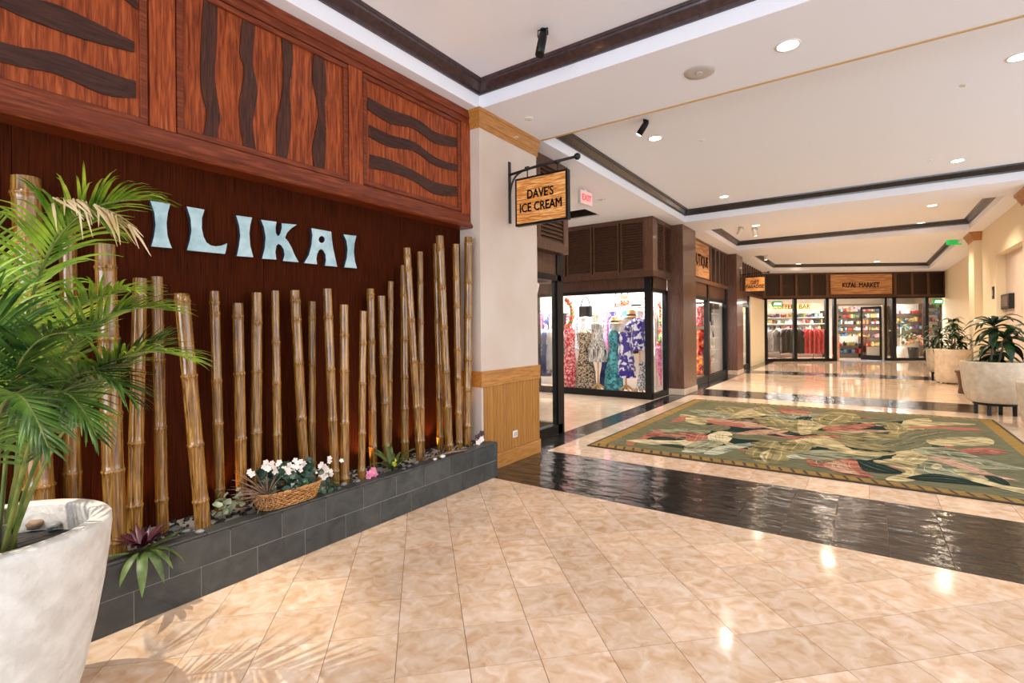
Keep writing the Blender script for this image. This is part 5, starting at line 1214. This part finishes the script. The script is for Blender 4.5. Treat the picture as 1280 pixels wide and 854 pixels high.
def gx(name, px_, ytop, ybot, x0, wt, wb_, m, label, cat='dress', group='garments in the second shop window'):
    a, b = on_x(px_, ytop, x0), on_x(px_, ybot, x0); y0 = a.y; z1, z0 = a.z, max(b.z,.17); H_ = z1-z0
    t = thing(name, (x0,y0,z0), label, cat, group); prof = [(wb_,0),(wb_*.9,H_*.3),(wt*.8,H_*.6),(wt,H_*.85),(wt*.6,H_)]
    mb = MB(); seg = 24; vs = []
    for r, z in prof:
        for i in range(seg): an = 2*PI*i/seg; f_ = 1+.08*math.cos(7*an); vs.append((x0+.12*math.cos(an)*f_, y0+r*f_*math.sin(an), z0+z))
    mb.add(vs, [(j*seg+i, j*seg+(i+1)%seg, (j+1)*seg+(i+1)%seg, (j+1)*seg+i) for j in range(4) for i in range(seg)], True); mb.build('garment', m, t); return t
gx('floral_gown', 879, 412, 477, -3.62, .42, .62, M['f_hib'], 'black gown with large red and yellow flowers filling the shop window')
gx('red_top', 876, 382, 408, -3.66, .30, .34, M['f_red'], 'pink and red top above the floral gown', 'top')
gx('black_top', 883, 381, 402, -3.70, .2, .2, M['f_black'], 'black top beside the red one', 'top')
sh = thing('shelf_tower', (-3.85,15.0,0), 'white slatted shelf tower in the second shop window', 'shelf')
MB().box((-4.05,14.2,0),(-4.0,15.9,2.1)).build('slat_backing', M['shopwhite'], sh)
for k in range(5):
    MB().box((-4.0,14.25,.4+.35*k),(-3.6,15.85,.42+.35*k)).build('shelf_board', M['white'], sh)
MB().box((-4.0,14.2,1.95),(-3.58,15.9,2.1)).build('dark_canopy', M['brown'], sh)
ct = 0
for k in range(5):
    for j in range(7):
        y = 14.40+.22*j; m = [PROD[i] for i in (5,4,9,5,11,7,5)][(k+j)%7]
        o = MB().lathe([(.035,0),(.04,.02),(.035,.09),(.012,.12),(.012,.16)], (-3.72,y,.42+.35*k), 8).build('ornament', m, origin=(-3.72,y,.42+.35*k)); tag(o, 'ornament on the white slatted shelf tower, %s board, %s from the near end' % (('lowest','second','third','fourth','top')[k], ('first','second','third','fourth','fifth','sixth','last')[j]), 'ornament', 'ornaments on the slatted shelves')
# ---- third shop (gift shop)
s3 = thing('gift_shopfront', (-3.40,18.5,0), 'gift shop front with brown battens beyond the far timber column', 'shopfront')
mi = frame_map((-3.36,16.93,0), (0,1,0), (1,0,0))
fbox(mi, 0, 5.17, 2.55, SOF-.002, -.22, -.03, 'fascia_core', M['gap'], s3); fbox(mi, 0, 5.17, 2.50, 2.60, -.1, .01, 'fascia_rail', M['brown'], s3)
for k in range(12): fbox(mi, .1+.42*k, .17+.42*k, 2.60, SOF-.002, -.03, .03, 'batten', M['brown_l'], s3)
fbox(mi, 0, 2.7, 2.2, 2.5, -.12, -.05, 'header_board', M['brown'], s3); fbox(mi, 0, 2.7, 2.1, 2.2, -.12, -.03, 'frame_head', M['black'], s3); fbox(mi, 0, 2.7, 0, .12, -.12, -.03, 'frame_sill', M['black'], s3)
fbox(mi, 2.45, 2.7, 0, 2.5, -.13, -.02, 'frame_post', M['black'], s3); glaze(mi, 0, 2.45, .12, 2.1, -.08, s3)
w4 = structure('wall_gift_shop'); MB().box((-3.6,19.63,0),(-3.38,22.7,2.5)).build('plaster', M['cream'], w4); MB().box((-6.5,16.93,2.6),(-3.5,19.6,2.66)).build('shop_ceiling', M['shopwhite'], w4)
lamp('gift_shop_lamp', 'AREA', (-4.6,18.3,2.55), 110, (1,.96,.9), 2.0, (-4.4,18.3,0), sy=1.0)
for k in range(8):
    y = 17.2+.3*k; o = MB().blob((-3.9,y,.45), .16, 1, .3, (1,1,1.6)).build('gift_item', PROD[(1,2,5,2,11,5,2,1)[k]], origin=(-3.9,y,.2)); tag(o, 'item in the far gift shop window, %s from the near end' % ('first','second','third','fourth','fifth','sixth','seventh','last')[k], 'gift item', 'gift items in the far shop window')

# ---- market front closing the hall, turned 33 degrees
uM, nM = Vector((math.cos(math.radians(33.4)), math.sin(math.radians(33.4)), 0)), Vector((math.sin(math.radians(33.4)), -math.cos(math.radians(33.4)), 0))
PM0 = Vector((-3.43,22.72,0)); mk = frame_map(PM0, uM, nM)
mf_ = thing('market_shopfront', tuple(PM0+uM*4), 'market front with dark panelled fascia and wide glass facing the hall end', 'shopfront')
K_ = .975
def U(px_, dd=0.0): d = ray(px_, 400); P_ = PM0+nM*dd; t = (P_.dot(nM))/(d.dot(nM)); return (d*t-P_).dot(uM)
fbox(mk, -.4, 8.9, 2.62, SOF-.002, -.2, -.03, 'fascia_core', M['brown'], mf_)
fbox(mk, -.4, 8.9, 2.55, 2.66, -.12, .02, 'fascia_rail', M['brown_l'], mf_); fbox(mk, -.4, 8.9, 3.52, SOF-.002, -.12, .02, 'fascia_rail', M['brown'], mf_)
bt_ = [U(p) for p in (955.5,976.5,995.5,1014.5,1034,1119,1140,1160.5,1181.5,1205)]
for b_ in bt_: fbox(mk, b_-.05, b_+.05, 2.66, 3.52, -.03, .03, 'batten', M['brown_l'], mf_)
for i in range(9):
    if i == 4: continue
    fbox(mk, bt_[i]+.05, bt_[i+1]-.05, 2.66, 3.52, -.03, -.01, 'fascia_board', M['fasciapanel'], mf_)
sa, sb_ = U(1038.5), U(1115)
sbd = fbox(mk, sa, sb_, 2.70, 3.50, -.03, .02, 'sign_board', M['signwood_far'], mf_)
sign_text("KU'AI  MARKET", mk, (U(1053)+U(1099.5))/2, 3.07, .021, U(1099.5)-U(1053), .3, sbd, hk=1.25, bold=2.2)
posts = [(953.5,959),(992,996),(1032,1036),(1042,1045.5),(1105.5,1108.5),(1115,1120),(1156.5,1160.5),(1197,1203.5)]
for p0, p1 in posts: fbox(mk, U(p0), U(p1), .0, 2.56, -.10, .02, 'frame_post', M['black'], mf_)
fbox(mk, -.3, 8.9, 2.52, 2.58, -.10, .02, 'frame_head', M['black'], mf_)
for p0, p1 in ((959,992),(996,1032),(1036,1042),(1108.5,1115),(1120,1156.5),(1160.5,1197)):
    fbox(mk, U(p0), U(p1), 0, .11, -.10, .02, 'frame_sill', M['black'], mf_); glaze(mk, U(p0), U(p1), .11, 2.52, -.04, mf_)
fbox(mk, U(1045.5), U(1105.5), 2.24, 2.30, -.10, .02, 'transom_bar', M['chrome'], mf_); glaze(mk, U(1045.5), U(1105.5), 2.30, 2.52, -.04, mf_)
fbox(mk, U(1045.5), U(1048), 0, 2.24, -.08, .0, 'door_jamb', M['chrome'], mf_); fbox(mk, U(1103), U(1105.5), 0, 2.24, -.08, .0, 'door_jamb', M['chrome'], mf_)
# open door leaf
P = mk(U(1102.5), 0, -.05); q = mk(U(1091), 0, -.75)-P
dl = thing('glass_door', tuple(P), 'open framed glass door leaf of the market, swung inwards', 'door')
def leaf(a0,a1,z0,z1,name,m,t=.04): mb=MB(); o_=P+q*a0; mb.obox(o_+Vector((0,0,z0)), q*(a1-a0), q.normalized().cross(Vector((0,0,1)))*t, Vector((0,0,z1-z0))); return mb.build(name, m, dl)
leaf(0,.09,.01,2.2,'stile',M['black']); leaf(.91,1,.01,2.2,'stile',M['black']); leaf(.09,.91,.01,.2,'rail',M['black']); leaf(.09,.91,2.1,2.2,'rail',M['black']); leaf(.09,.91,.2,2.1,'glass_pane',M['glass'],.008)
tag(MB().obox(mk(U(1047),.001,.05), mk(U(1104),0,.05)-mk(U(1047),0,.05), mk(0,0,.45)-mk(0,0,.05), (0,0,.012)).build('door_mat', PROD[3], origin=tuple(mk(U(1075),.0,.2))), 'thin blue mat on the market threshold', 'mat')
w5 = structure('wall_market_interior'); DPT = 4.2
for a0,a1,d0,d1,z0,z1,nm,mm in ((-.3,9.2,-DPT-.1,-DPT,0,SOF,'back_wall','shopwhite'),(-.4,-.3,-DPT,-.1,0,SOF,'side_wall','shopwhite'),(9.1,9.2,-DPT,-.2,0,SOF,'side_wall','cream'),(-.3,9.2,-DPT,-.12,2.75,2.8,'shop_ceiling','shopwhite')):
    fbox(mk, a0, a1, z0, z1, d0, d1, nm, M[mm], w5)
for a in (1.5, 4.0, 6.5):
    p = mk(a, 2.7, -1.9); lamp('market_lamp', 'AREA', tuple(p), 150, (1,.98,.95), 1.8, tuple(mk(a,0,-1.6)), sy=1.8)
for a, wh in ((1.3,'leftmost'),(2.6,'second from left'),(3.9,'third from left'),(5.2,'rightmost')):
    tag(fbox(mk, a, a+.6, 2.70, 2.715, -2.6, -2.0, 'light_panel', M['lampglow'], None), 'square lit ceiling panel inside the market, '+wh, 'ceiling light', 'lit ceiling panels of the market')
cb = thing('coffee_bar_sign', tuple(mk(1.4,2.1,-3.0)), 'orange wooden sign band deep inside the market with dark lettering', 'sign')
fbox(mk, U(962,-3), U(1026,-3), 2.22, 2.46, -3.05, -3.0, 'sign_band', M['signwood'], cb)
sign_text('COFFEE   BAR', mk, (U(966,-3)+U(1013,-3))/2, 2.34, -2.995, U(1013,-3)-U(966,-3), .2, cb, bold=2)
for (p0, p1, zz, lb) in ((967.5,981,2.23,'green and white ATM sign in the left market window'),(1170.5,1183.5,2.26,'green and white ATM sign in the right market window')):
    a0, a1 = U(p0), U(p1); t = thing('atm_sign', tuple(mk((a0+a1)/2, zz, -.15)), lb, 'sign')
    nb = MB(); cx2, w2, h2 = (a0+a1)/2, (a1-a0)/2, .115
    nb.prism([[(cx2+w2*math.copysign(abs(math.cos(v))**.4, math.cos(v)), zz+.11+h2*math.copysign(abs(math.sin(v))**.6, math.sin(v))) for v in [2*PI*i/28 for i in range(28)]]], lambda a, b: mk(a, b, -.20), nM*.05).build('sign_panel', M['neon_green'], t)
    sign_text('ATM', mk, cx2, zz+.11, -.148, w2*1.45, .2, t, M['neon_white'], .004)
# shirts on round rails
def shirt_rail(a, d, R, items, label, ztop=1.42, ln=.72):
    c0 = mk(a, 0, d); t = thing('round_clothes_rail', tuple(c0), label, 'clothes rail')
    MB().tube([tuple(c0), tuple(c0+Vector((0,0,ztop)))], .02, 8).build('post', M['chrome'], t)
    MB().tube([c0+Vector((R*math.cos(2*PI*k/24), R*math.sin(2*PI*k/24), ztop)) for k in range(24)], .012, 6, closed=True).build('ring', M['chrome'], t)
    for k in range(4): MB().tube([tuple(c0+Vector((0,0,.05))), tuple(c0+Vector((.3*math.cos(k*PI/2),.3*math.sin(k*PI/2),.02)))], .02, 6).build('foot', M['chrome'], t)
    n = len(items)
    for k, (mm, lb, g) in enumerate(items):
        an = 2*PI*k/n; dr_ = Vector((math.cos(an), math.sin(an), 0)); tg = Vector((-dr_.y, dr_.x, 0)); c1 = c0+dr_*R*.95
        z1 = ztop-.03; sh_ = [(-.08,z1-ln),(.28,z1-ln+random.uniform(-.03,.03)),(.27,z1-.30),(.36,z1-.34),(.29,z1-.10),(.12,z1),(.0,z1),(-.10,z1-.06)]
        tt = thing('t_shirt', tuple(c1+Vector((0,0,z1-ln))), lb, 'shirt', g)
        MB().prism([sh_], lambda x, z: c1+dr_*x+Vector((0,0,z))-tg*.02, tg*.045).build('shirt_body', M[mm], tt)
        MB().tube([tuple(c1+Vector((0,0,z1))), tuple(c1+dr_*.01+Vector((0,0,z1+.05)))], .006, 5).build('hanger_hook', M['chrome'], tt)
shirt_rail(U(1016,-.95), -.95, .24, [('f_coral','coral red shirt on the round rail in the market window','coral red shirts on the round rail')]*18, 'round chrome rail full of coral red shirts', 1.32, 1.02)
shirt_rail(U(990,-1.15), -1.15, .22, [(('f_black','black shirt on the left round rail in the market','black shirts on the left round rail') if k < 99 else ('f_greyp','grey shirt on the left round rail in the market','grey shirts on the left round rail')) for k in range(16)], 'round chrome rail of black and grey shirts left of the red ones', 1.32, 1.0)
shirt_rail(U(975,-1.6), -1.6, .2, [('f_greyp','grey shirt on the rear round rail of the market','shirts on the rear round rail')]*9, 'rear round rail of pale shirts near the market left wall', 1.3, .95)
# shelves with goods
def shelf_unit(a0, a1, d, levels, label, goods_label, gname, hgt, seed, deep=.35, item=.10, join=False):
    JM = {}
    rnd = random.Random(seed); t = thing('shelf_unit', tuple(mk((a0+a1)/2,0,d)), label, 'shelf')
    fbox(mk, a0, a1, 0, hgt, d-deep-.02, d-deep, 'back_panel', M['shopwhite'], t); fbox(mk, a0-.03, a0, 0, hgt, d-deep, d, 'end_panel', M['lei_red'] if seed == 3 else M['brown'], t); fbox(mk, a1, a1+.03, 0, hgt, d-deep, d, 'end_panel', M['brown'], t)
    ORD = ['first','second','third','fourth','fifth','sixth','seventh','eighth','ninth','tenth','eleventh','twelfth']+['%dth' % q for q in range(13,60)]
    for zi, z in enumerate(levels):
        ni = 0
        fbox(mk, a0, a1, z-.03, z, d-deep, d, 'shelf_board', M['brown'] if seed != 5 else M['shopwhite'], t)
        a = a0+.02; pick = rnd.randrange(12)
        while a < a1-item:
            w = item*rnd.uniform(.6,1.1); h_ = rnd.uniform(.10,.22)
            if rnd.random() < .55: pick = rnd.choice((0,1,2,3,4,5,5,5,6,7,8,8,9,10,10,11,1))
            c0 = mk(a+w/2, z, d-.15)
            isbox = rnd.random() < .5
            if isbox: mb = fbox(mk, a, a+w*.88, z, z+h_, d-.25, d-.05, None, None, None, MB())
            else: mb = MB().lathe([(w*.36,0),(w*.40,h_*.1),(w*.40,h_*.6),(w*.16,h_*.78),(w*.16,h_)], tuple(c0), 8)
            if join:
                J = JM.setdefault(pick, MB()); J.add(mb.v, mb.f); a += w; continue
            o = mb.build('grocery_item', PROD[pick], origin=tuple(c0)); tag(o, PROD[pick].name.replace('carton_','')+(' carton' if isbox else ' bottle')+', %s from left on the %s %s' % (ORD[ni], ORD[zi], goods_label), 'product', gname); ni += 1
            a += w
    for pk_, J in JM.items(): J.build('shelf_goods', PROD[pk_], t, kind='stuff')
shelf_unit(U(1044,-3.9), U(1107,-3.9), -3.7, (.45,.85,1.2,1.5,1.8,2.1), 'long back shelf of the market seen through the doorway', 'board behind the market doorway', 'goods on the market back shelf', 2.35, 1)
shelf_unit(U(1049,-1.9), U(1082,-1.9), -1.9, (.22,.55), 'low red-ended shelf just inside the market door', 'low board inside the market door', 'packets on the low market shelf', .95, 3, .5, .2)
shelf_unit(U(960,-3.6), U(1032,-3.6), -3.7, (1.25,1.55,1.85), 'back shelf behind the shirts in the market', 'board behind the shirts', 'bottles behind the shirts', 2.15, 5)
shelf_unit(U(960,-2.6), U(1033,-2.6), -2.6, (.3,.62,.94), 'low shelf unit behind the shirt rails in the market', 'low board behind the shirt rails', 'goods on the low shelf behind the shirts', 1.12, 11, .35, .16, join=True)
shelf_unit(U(1115,-3.8), U(1157,-3.8), -3.7, (.5,.9,1.3,1.7,2.1), 'rear shelf at the right side of the market', 'rear board at the market right', 'goods on the right rear shelf', 2.35, 12, .35, .16, join=True)
shelf_unit(U(1121,-2.6), U(1156,-2.6), -2.6, (.9,1.25,1.6,1.95), 'shelf in the right market window', 'board in the right market window', 'goods in the right market window', 2.4, 7)
shelf_unit(U(1160,-2.2), U(1179,-2.2), -2.2, (1.0,1.3,1.6,1.9,2.2), 'narrow tall shelf below the right green sign', 'board of the narrow shelf', 'packets on the narrow shelf', 2.4, 8, .3, .12, join=True)
# flowers for sale in the right window
fb = thing('flower_bucket', tuple(mk(U(1142,-.7),0,-.7)), 'dark bucket of orange and peach flowers in the right market window', 'flower bucket')
c0 = mk(U(1142,-.7),0,-.7)
MB().lathe([(.16,.0),(.2,.35),(.22,.5),(.2,.5)], tuple(c0), 18).build('bucket', M['black'], fb)
for k in range(46):
    v = Vector((random.uniform(-1,1),random.uniform(-1,1),random.uniform(0,1))).normalized(); q_ = c0+Vector((v.x*.36,v.y*.36,.65+v.z*.40))
    MB().blob(tuple(q_), .07, 0, .3).build('bloom', (PROD[6],M['lightwood'],M['white_petal'],M['lei_red'],M['f_pink'])[k%5] if k%3 else M['leaf_olive'], fb)
bl = thing('bush', tuple(mk(U(1126,-1.4),0,-1.4)), 'green leafy bush behind the left part of the right market window', 'plant')
c0 = mk(U(1126,-1.4),0,-1.4)
for k in range(46):
    q_ = c0+Vector((random.uniform(-.3,.3),random.uniform(-.3,.3),random.uniform(.7,1.7))); a = random.uniform(0,6.3); d_ = Vector((math.cos(a),math.sin(a),.4)).normalized()*.16
    MB().blade([q_, q_+d_*.5, q_+d_], [.01,.05,.005], d_.orthogonal(), .3).build('leaf', M['leaf_olive'], bl)
MB().lathe([(.14,0),(.18,.5),(.16,.5)], tuple(c0), 14).tube([tuple(c0), tuple(c0+Vector((0,0,1.3)))], .02, 6).build('bush_tub', M['white'], bl)
am = thing('cash_machine', tuple(mk(U(1188,-.9),0,-.9)), 'white cash machine with a dark round top behind the right window', 'cash machine')
fbox(mk, U(1182,-.9), U(1191,-.9), 0, 1.15, -1.2, -.7, 'cabinet', M['cream'], am)
for a in (U(1186,-.9), U(1191,-.9)):
    MB().obox(mk(a-.1,1.15,-.95), uM*.2, nM*.1, (0,0,.2)).build('dark_knob', M['black'], am)

# ================================================================ HANGING SIGNS
def hanging_sign(wall_pt, dirv, nrm, a0, a1, z0, z1, zrod, rod_end, text, label, iron=.018, name='hanging_sign'):
    """dirv: direction of the arm away from the wall; nrm: face normal"""
    o = Vector(wall_pt); d = Vector(dirv).normalized(); n = Vector(nrm).normalized(); up = Vector((0,0,1))
    t = thing(name, tuple(o), label, 'sign')
    mpp = frame_map(o, d, n)
    fbox(mpp, a0, a1, z0, z1, -.028, .028, 'sign_frame', M['black'], t)
    for sg in (1, -1):
        m2 = frame_map(o, d*1, n*sg)
        b = fbox(m2, a0+.022, a1-.022, z0+.022, z1-.022, .028, .031, 'sign_board', M['signwood'], t)
        lines = text; H_ = z1-z0; k = len(lines)
        for i, (s_, wfrac) in enumerate(lines):
            zc = (z0+z1)/2+H_*.13*(k-1)-i*H_*.27 if k > 1 else (z0+z1)/2
            mm_ = (lambda sgn: (lambda a, z, dd=0.0: o+d*(((a0+a1)/2)+sgn*(a-(a0+a1)/2))+n*sg*dd+up*z))(1 if sg > 0 else -1)
            sign_text(s_, mm_, (a0+a1)/2, zc, .0315, (a1-a0)*wfrac*1.0, H_*.25, b, th=.005, hk=1.25, bold=1.3 if name == 'hanging_sign' and H_ > .45 else 2.2)
    MB().tube([o+d*.01+up*(zrod-.035), o+d*rod_end*.5+up*(zrod-.005), o+d*rod_end+up*(zrod)], iron*.8, 8).blob(tuple(o+d*(rod_end+.03)+up*zrod), iron*1.9, 1, 0).build('arm', M['blackiron'], t)
    MB().obox(o+up*(z0+.10*(z1-z0))-n*.017, d*.014, n*.034, up*((zrod+.10)-(z0+.10*(z1-z0)))).build('wall_bracket', M['blackiron'], t)
    MB().tube(qbez([o+d*.012+up*(zrod-.26), o+d*.02+up*(zrod-.06), o+d*.16+up*(zrod-.03)], 8), iron*.55, 6).build('scroll_brace', M['blackiron'], t)
    for a in (a0+.22*(a1-a0), a0+.80*(a1-a0)):
        MB().tube([o+d*a+up*(z1-.005), o+d*a+up*(zrod-.015)], .006, 6).tube([o+d*(a-.02)+up*(zrod-.008), o+d*(a+.02)+up*(zrod-.008)], iron*1.2, 8).build('hanger', M['blackiron'], t)
    return t
hanging_sign((-3.097,4.405,0), (1,0,0), (0,-1,0), .095, .715, 2.49, 2.985, 3.09, .78, (("DAVE'S",.50),("ICE CREAM",.80)), "wooden hanging sign reading DAVE'S ICE CREAM on a black iron arm")
gw = on_x(925, 350, -3.12); 
gy = 16.55
ga0, ga1 = on_y(931,355,gy).x+3.12, on_y(957,355,gy).x+3.12
gz1, gz0 = on_y(944,346,gy).z, on_y(944,365,gy).z
hanging_sign((-3.12,gy,0), (1,0,0), (0,-1,0), ga0, ga1, gz0, gz1, gz1+.11, ga1+.05, (("GIFT",.42),("PARADISE",.86)), 'wooden hanging sign reading GIFT PARADISE on the far column')

# ================================================================ CEILING FITTINGS
def downlight(px_, py_, z, r, label, warm=False):
    p = on_z(px_, py_, z); t = thing('recessed_downlight', (p.x,p.y,z), label, 'downlight', 'recessed ceiling downlights')
    MB().lathe([(r*1.22,0),(r*1.2,-.006),(r,-.004),(r*.96,.0)], (p.x,p.y,z), 24, cap=False).build('trim_ring', M['white'], t)
    MB().lathe([(r*.98,-.0015),(0,-.002)], (p.x,p.y,z), 24, cap=False).build('lens', M['lampglow_w' if warm else 'lampglow'], t)
DL = [(985,57,SOF,.075,'bright downlight on the beam right of the speaker grille'),(819,173,TOP,.075,'downlight just right of the small track spot'),(1275,71,TOP,.08,'downlight cut by the right edge of the photo'),(1197,201,TOP,.075,'downlight at far right of the middle ceiling bay'),(905,246,TOP,.07,'downlight near the left far corner of the middle bay'),
 (1043,262,TOP,.08,'downlight in the centre of the third bay'),(1165,257,TOP,.08,'downlight at the right of the third bay'),(1151,279,TOP,.08,'downlight near the third bay far edge, right side'),(945,282,TOP,.08,'downlight behind the double track spot'),(964,298,TOP,.08,'downlight at the third bay left far corner'),(1053,307,TOP,.09,'downlight in the centre of the fourth bay'),(1096,327,TOP,.09,'small downlight at the far end of the fourth bay'),(1189,325,TOP,.09,'downlight at the right end of the fourth bay'),(998,330,TOP,.09,'downlight at the left end of the fourth bay')]
for i, (a, b, z, r, lb) in enumerate(DL): downlight(a, b, z, r, lb, i > 4)
downlight(622, -14, TOP, .08, 'downlight at the top edge of the photo')
def disc(px_, py_, z, r, label, name='sprinkler_cover', cat='sprinkler', m='white', th=.008):
    p = on_z(px_, py_, z); t = thing(name, (p.x,p.y,z), label, cat)
    MB().lathe([(r,0),(r*.97,-th),(r*.6,-th*1.2)], (p.x,p.y,z), 24, cap=True).build('cover', M[m], t)
    MB().lathe([(r*.25,-th*1.2),(r*.2,-th*2.4)], (p.x,p.y,z), 12).build('centre_cap', M['grille'], t)
disc(874, 90, SOF, .125, 'large round speaker grille in the near beam', 'ceiling_speaker', 'speaker', 'grille')
for k, (a, b, z, r, lb) in enumerate(((877,175,TOP,.035,'small sprinkler right of the track spot'),(1205,106,TOP,.035,'small sprinkler near the right edge'),(1162,200,TOP,.035,'small sprinkler left of the far right downlight'),(993,268,TOP,.10,'round air vent in the third bay, left one'),(1093,257,TOP,.09,'round detector between the third bay downlights'),(993,268,TOP,.05,''),(1094,305,TOP,.08,'detector in the fourth bay'),(661,148,SOF,.045,'pale round cover above the honey crown of the pier'),(1166,317,TOP,.06,'sprinkler near the green exit sign'),(752,249,SOF,.07,'smoke detector right of the red exit sign'))):
    if lb: disc(a, b, z, r, lb, 'ceiling_disc', 'ceiling fitting')
# track spots
def spot(p, aim, r, L_, label, lit=False, m='black', yoke=True):
    p = Vector(p); d = Vector(aim).normalized(); t = thing('track_spot', tuple(p), label, 'spotlight', None)
    c0 = p-Vector((0,0,.06)); e = c0+d*L_*.75; s0 = c0-d*L_*.25
    MB().tube([s0, c0, e], [r*.8,r,r*1.03], 16).build('can', M[m], t)
    MB().tube([s0-d*.02, s0], [r*.35,r*.6], 10).build('lamp_cap', M[m], t)
    if yoke:
        sd = d.cross(Vector((0,0,1)));
        sd = sd.normalized() if sd.length > .05 else Vector((1,0,0)); w = r*1.25
        MB().tube([c0-sd*w, c0-sd*w+Vector((0,0,.055)), c0+sd*w+Vector((0,0,.055)), c0+sd*w], .005, 6).build('yoke', M['black'], t)
    MB().tube([p, p-Vector((0,0,.012))], .02, 10).build('mount', M[m], t)
    if lit: MB().tube([e+d*.001, e+d*.004], r*.85, 14).build('lens', M['lampglow'], t)
    return t
p = on_z(678.5, 36, TOP-.0); spot(p, (-.30,-.12,-.95) if False else (.05,-.35,-.9), .034, .26, 'black cylinder spotlight hanging by the near dark crown')
p = on_z(806, 150, TOP); spot(p, (-.55,-.05,-.75), .035, .16, 'small lit spotlight under the middle bay, by the tan strip', True)
p = on_z(926, 284, TOP); q = p+Vector((.25,.3,0))
spot(p, (-.4,.4,-.7), .05, .18, 'left head of the pair of lit spotlights in the third bay', True, 'white'); spot(q, (.1,.3,-.8), .05, .18, 'right head of the pair of lit spotlights in the third bay', True, 'white')
p = on_z(943.5, 306, TOP); spot(p, (0,.2,-.9), .05, .16, 'single lit spotlight on the beam behind the third bay', True, 'white')
p = on_z(957, 318, TOP); spot(p, (0,.2,-.9), .05, .16, 'farthest lit spotlight in the fourth bay left corner', True, 'white')
# exit signs
ep = on_z(733, 237, SOF); ex = thing('exit_sign', (ep.x,ep.y,SOF-.25), 'red EXIT sign hanging from the side corridor ceiling', 'sign')
me_ = frame_map((ep.x-.0,ep.y,0), (.1,1,0), (1,-.1,0))
fbox(me_, -.17, .17, SOF-.235, SOF-.03, -.05, .0, 'housing', M['white'], ex); fbox(me_, -.16, .16, SOF-.225, SOF-.04, .0, .004, 'face', M['exit_face'], ex)
sign_text('EXIT', me_, 0, SOF-.132, .005, .26, .2, ex, M['exit_red'], .003); fbox(me_, -.04, .04, SOF-.03, SOF, -.04, -.01, 'canopy', M['white'], ex)
ep = on_z(1193, 299, TOP-.12); ge = thing('green_exit_sign', tuple(ep), 'green lit exit sign under the far right ceiling', 'sign')
mge = frame_map((ep.x,ep.y,ep.z-.08), uM, nM)
fbox(mge, -.19, .19, -.07, .07, -.03, .0, 'housing', M['exit_green'], ge); sign_text('EXIT', mge, 0, 0, .001, .22, .1, ge, M['white'], .003)
fbox(mge, -.02, .02, .07, TOP-ep.z+.08, -.02, -.01, 'stem', M['white'], ge)
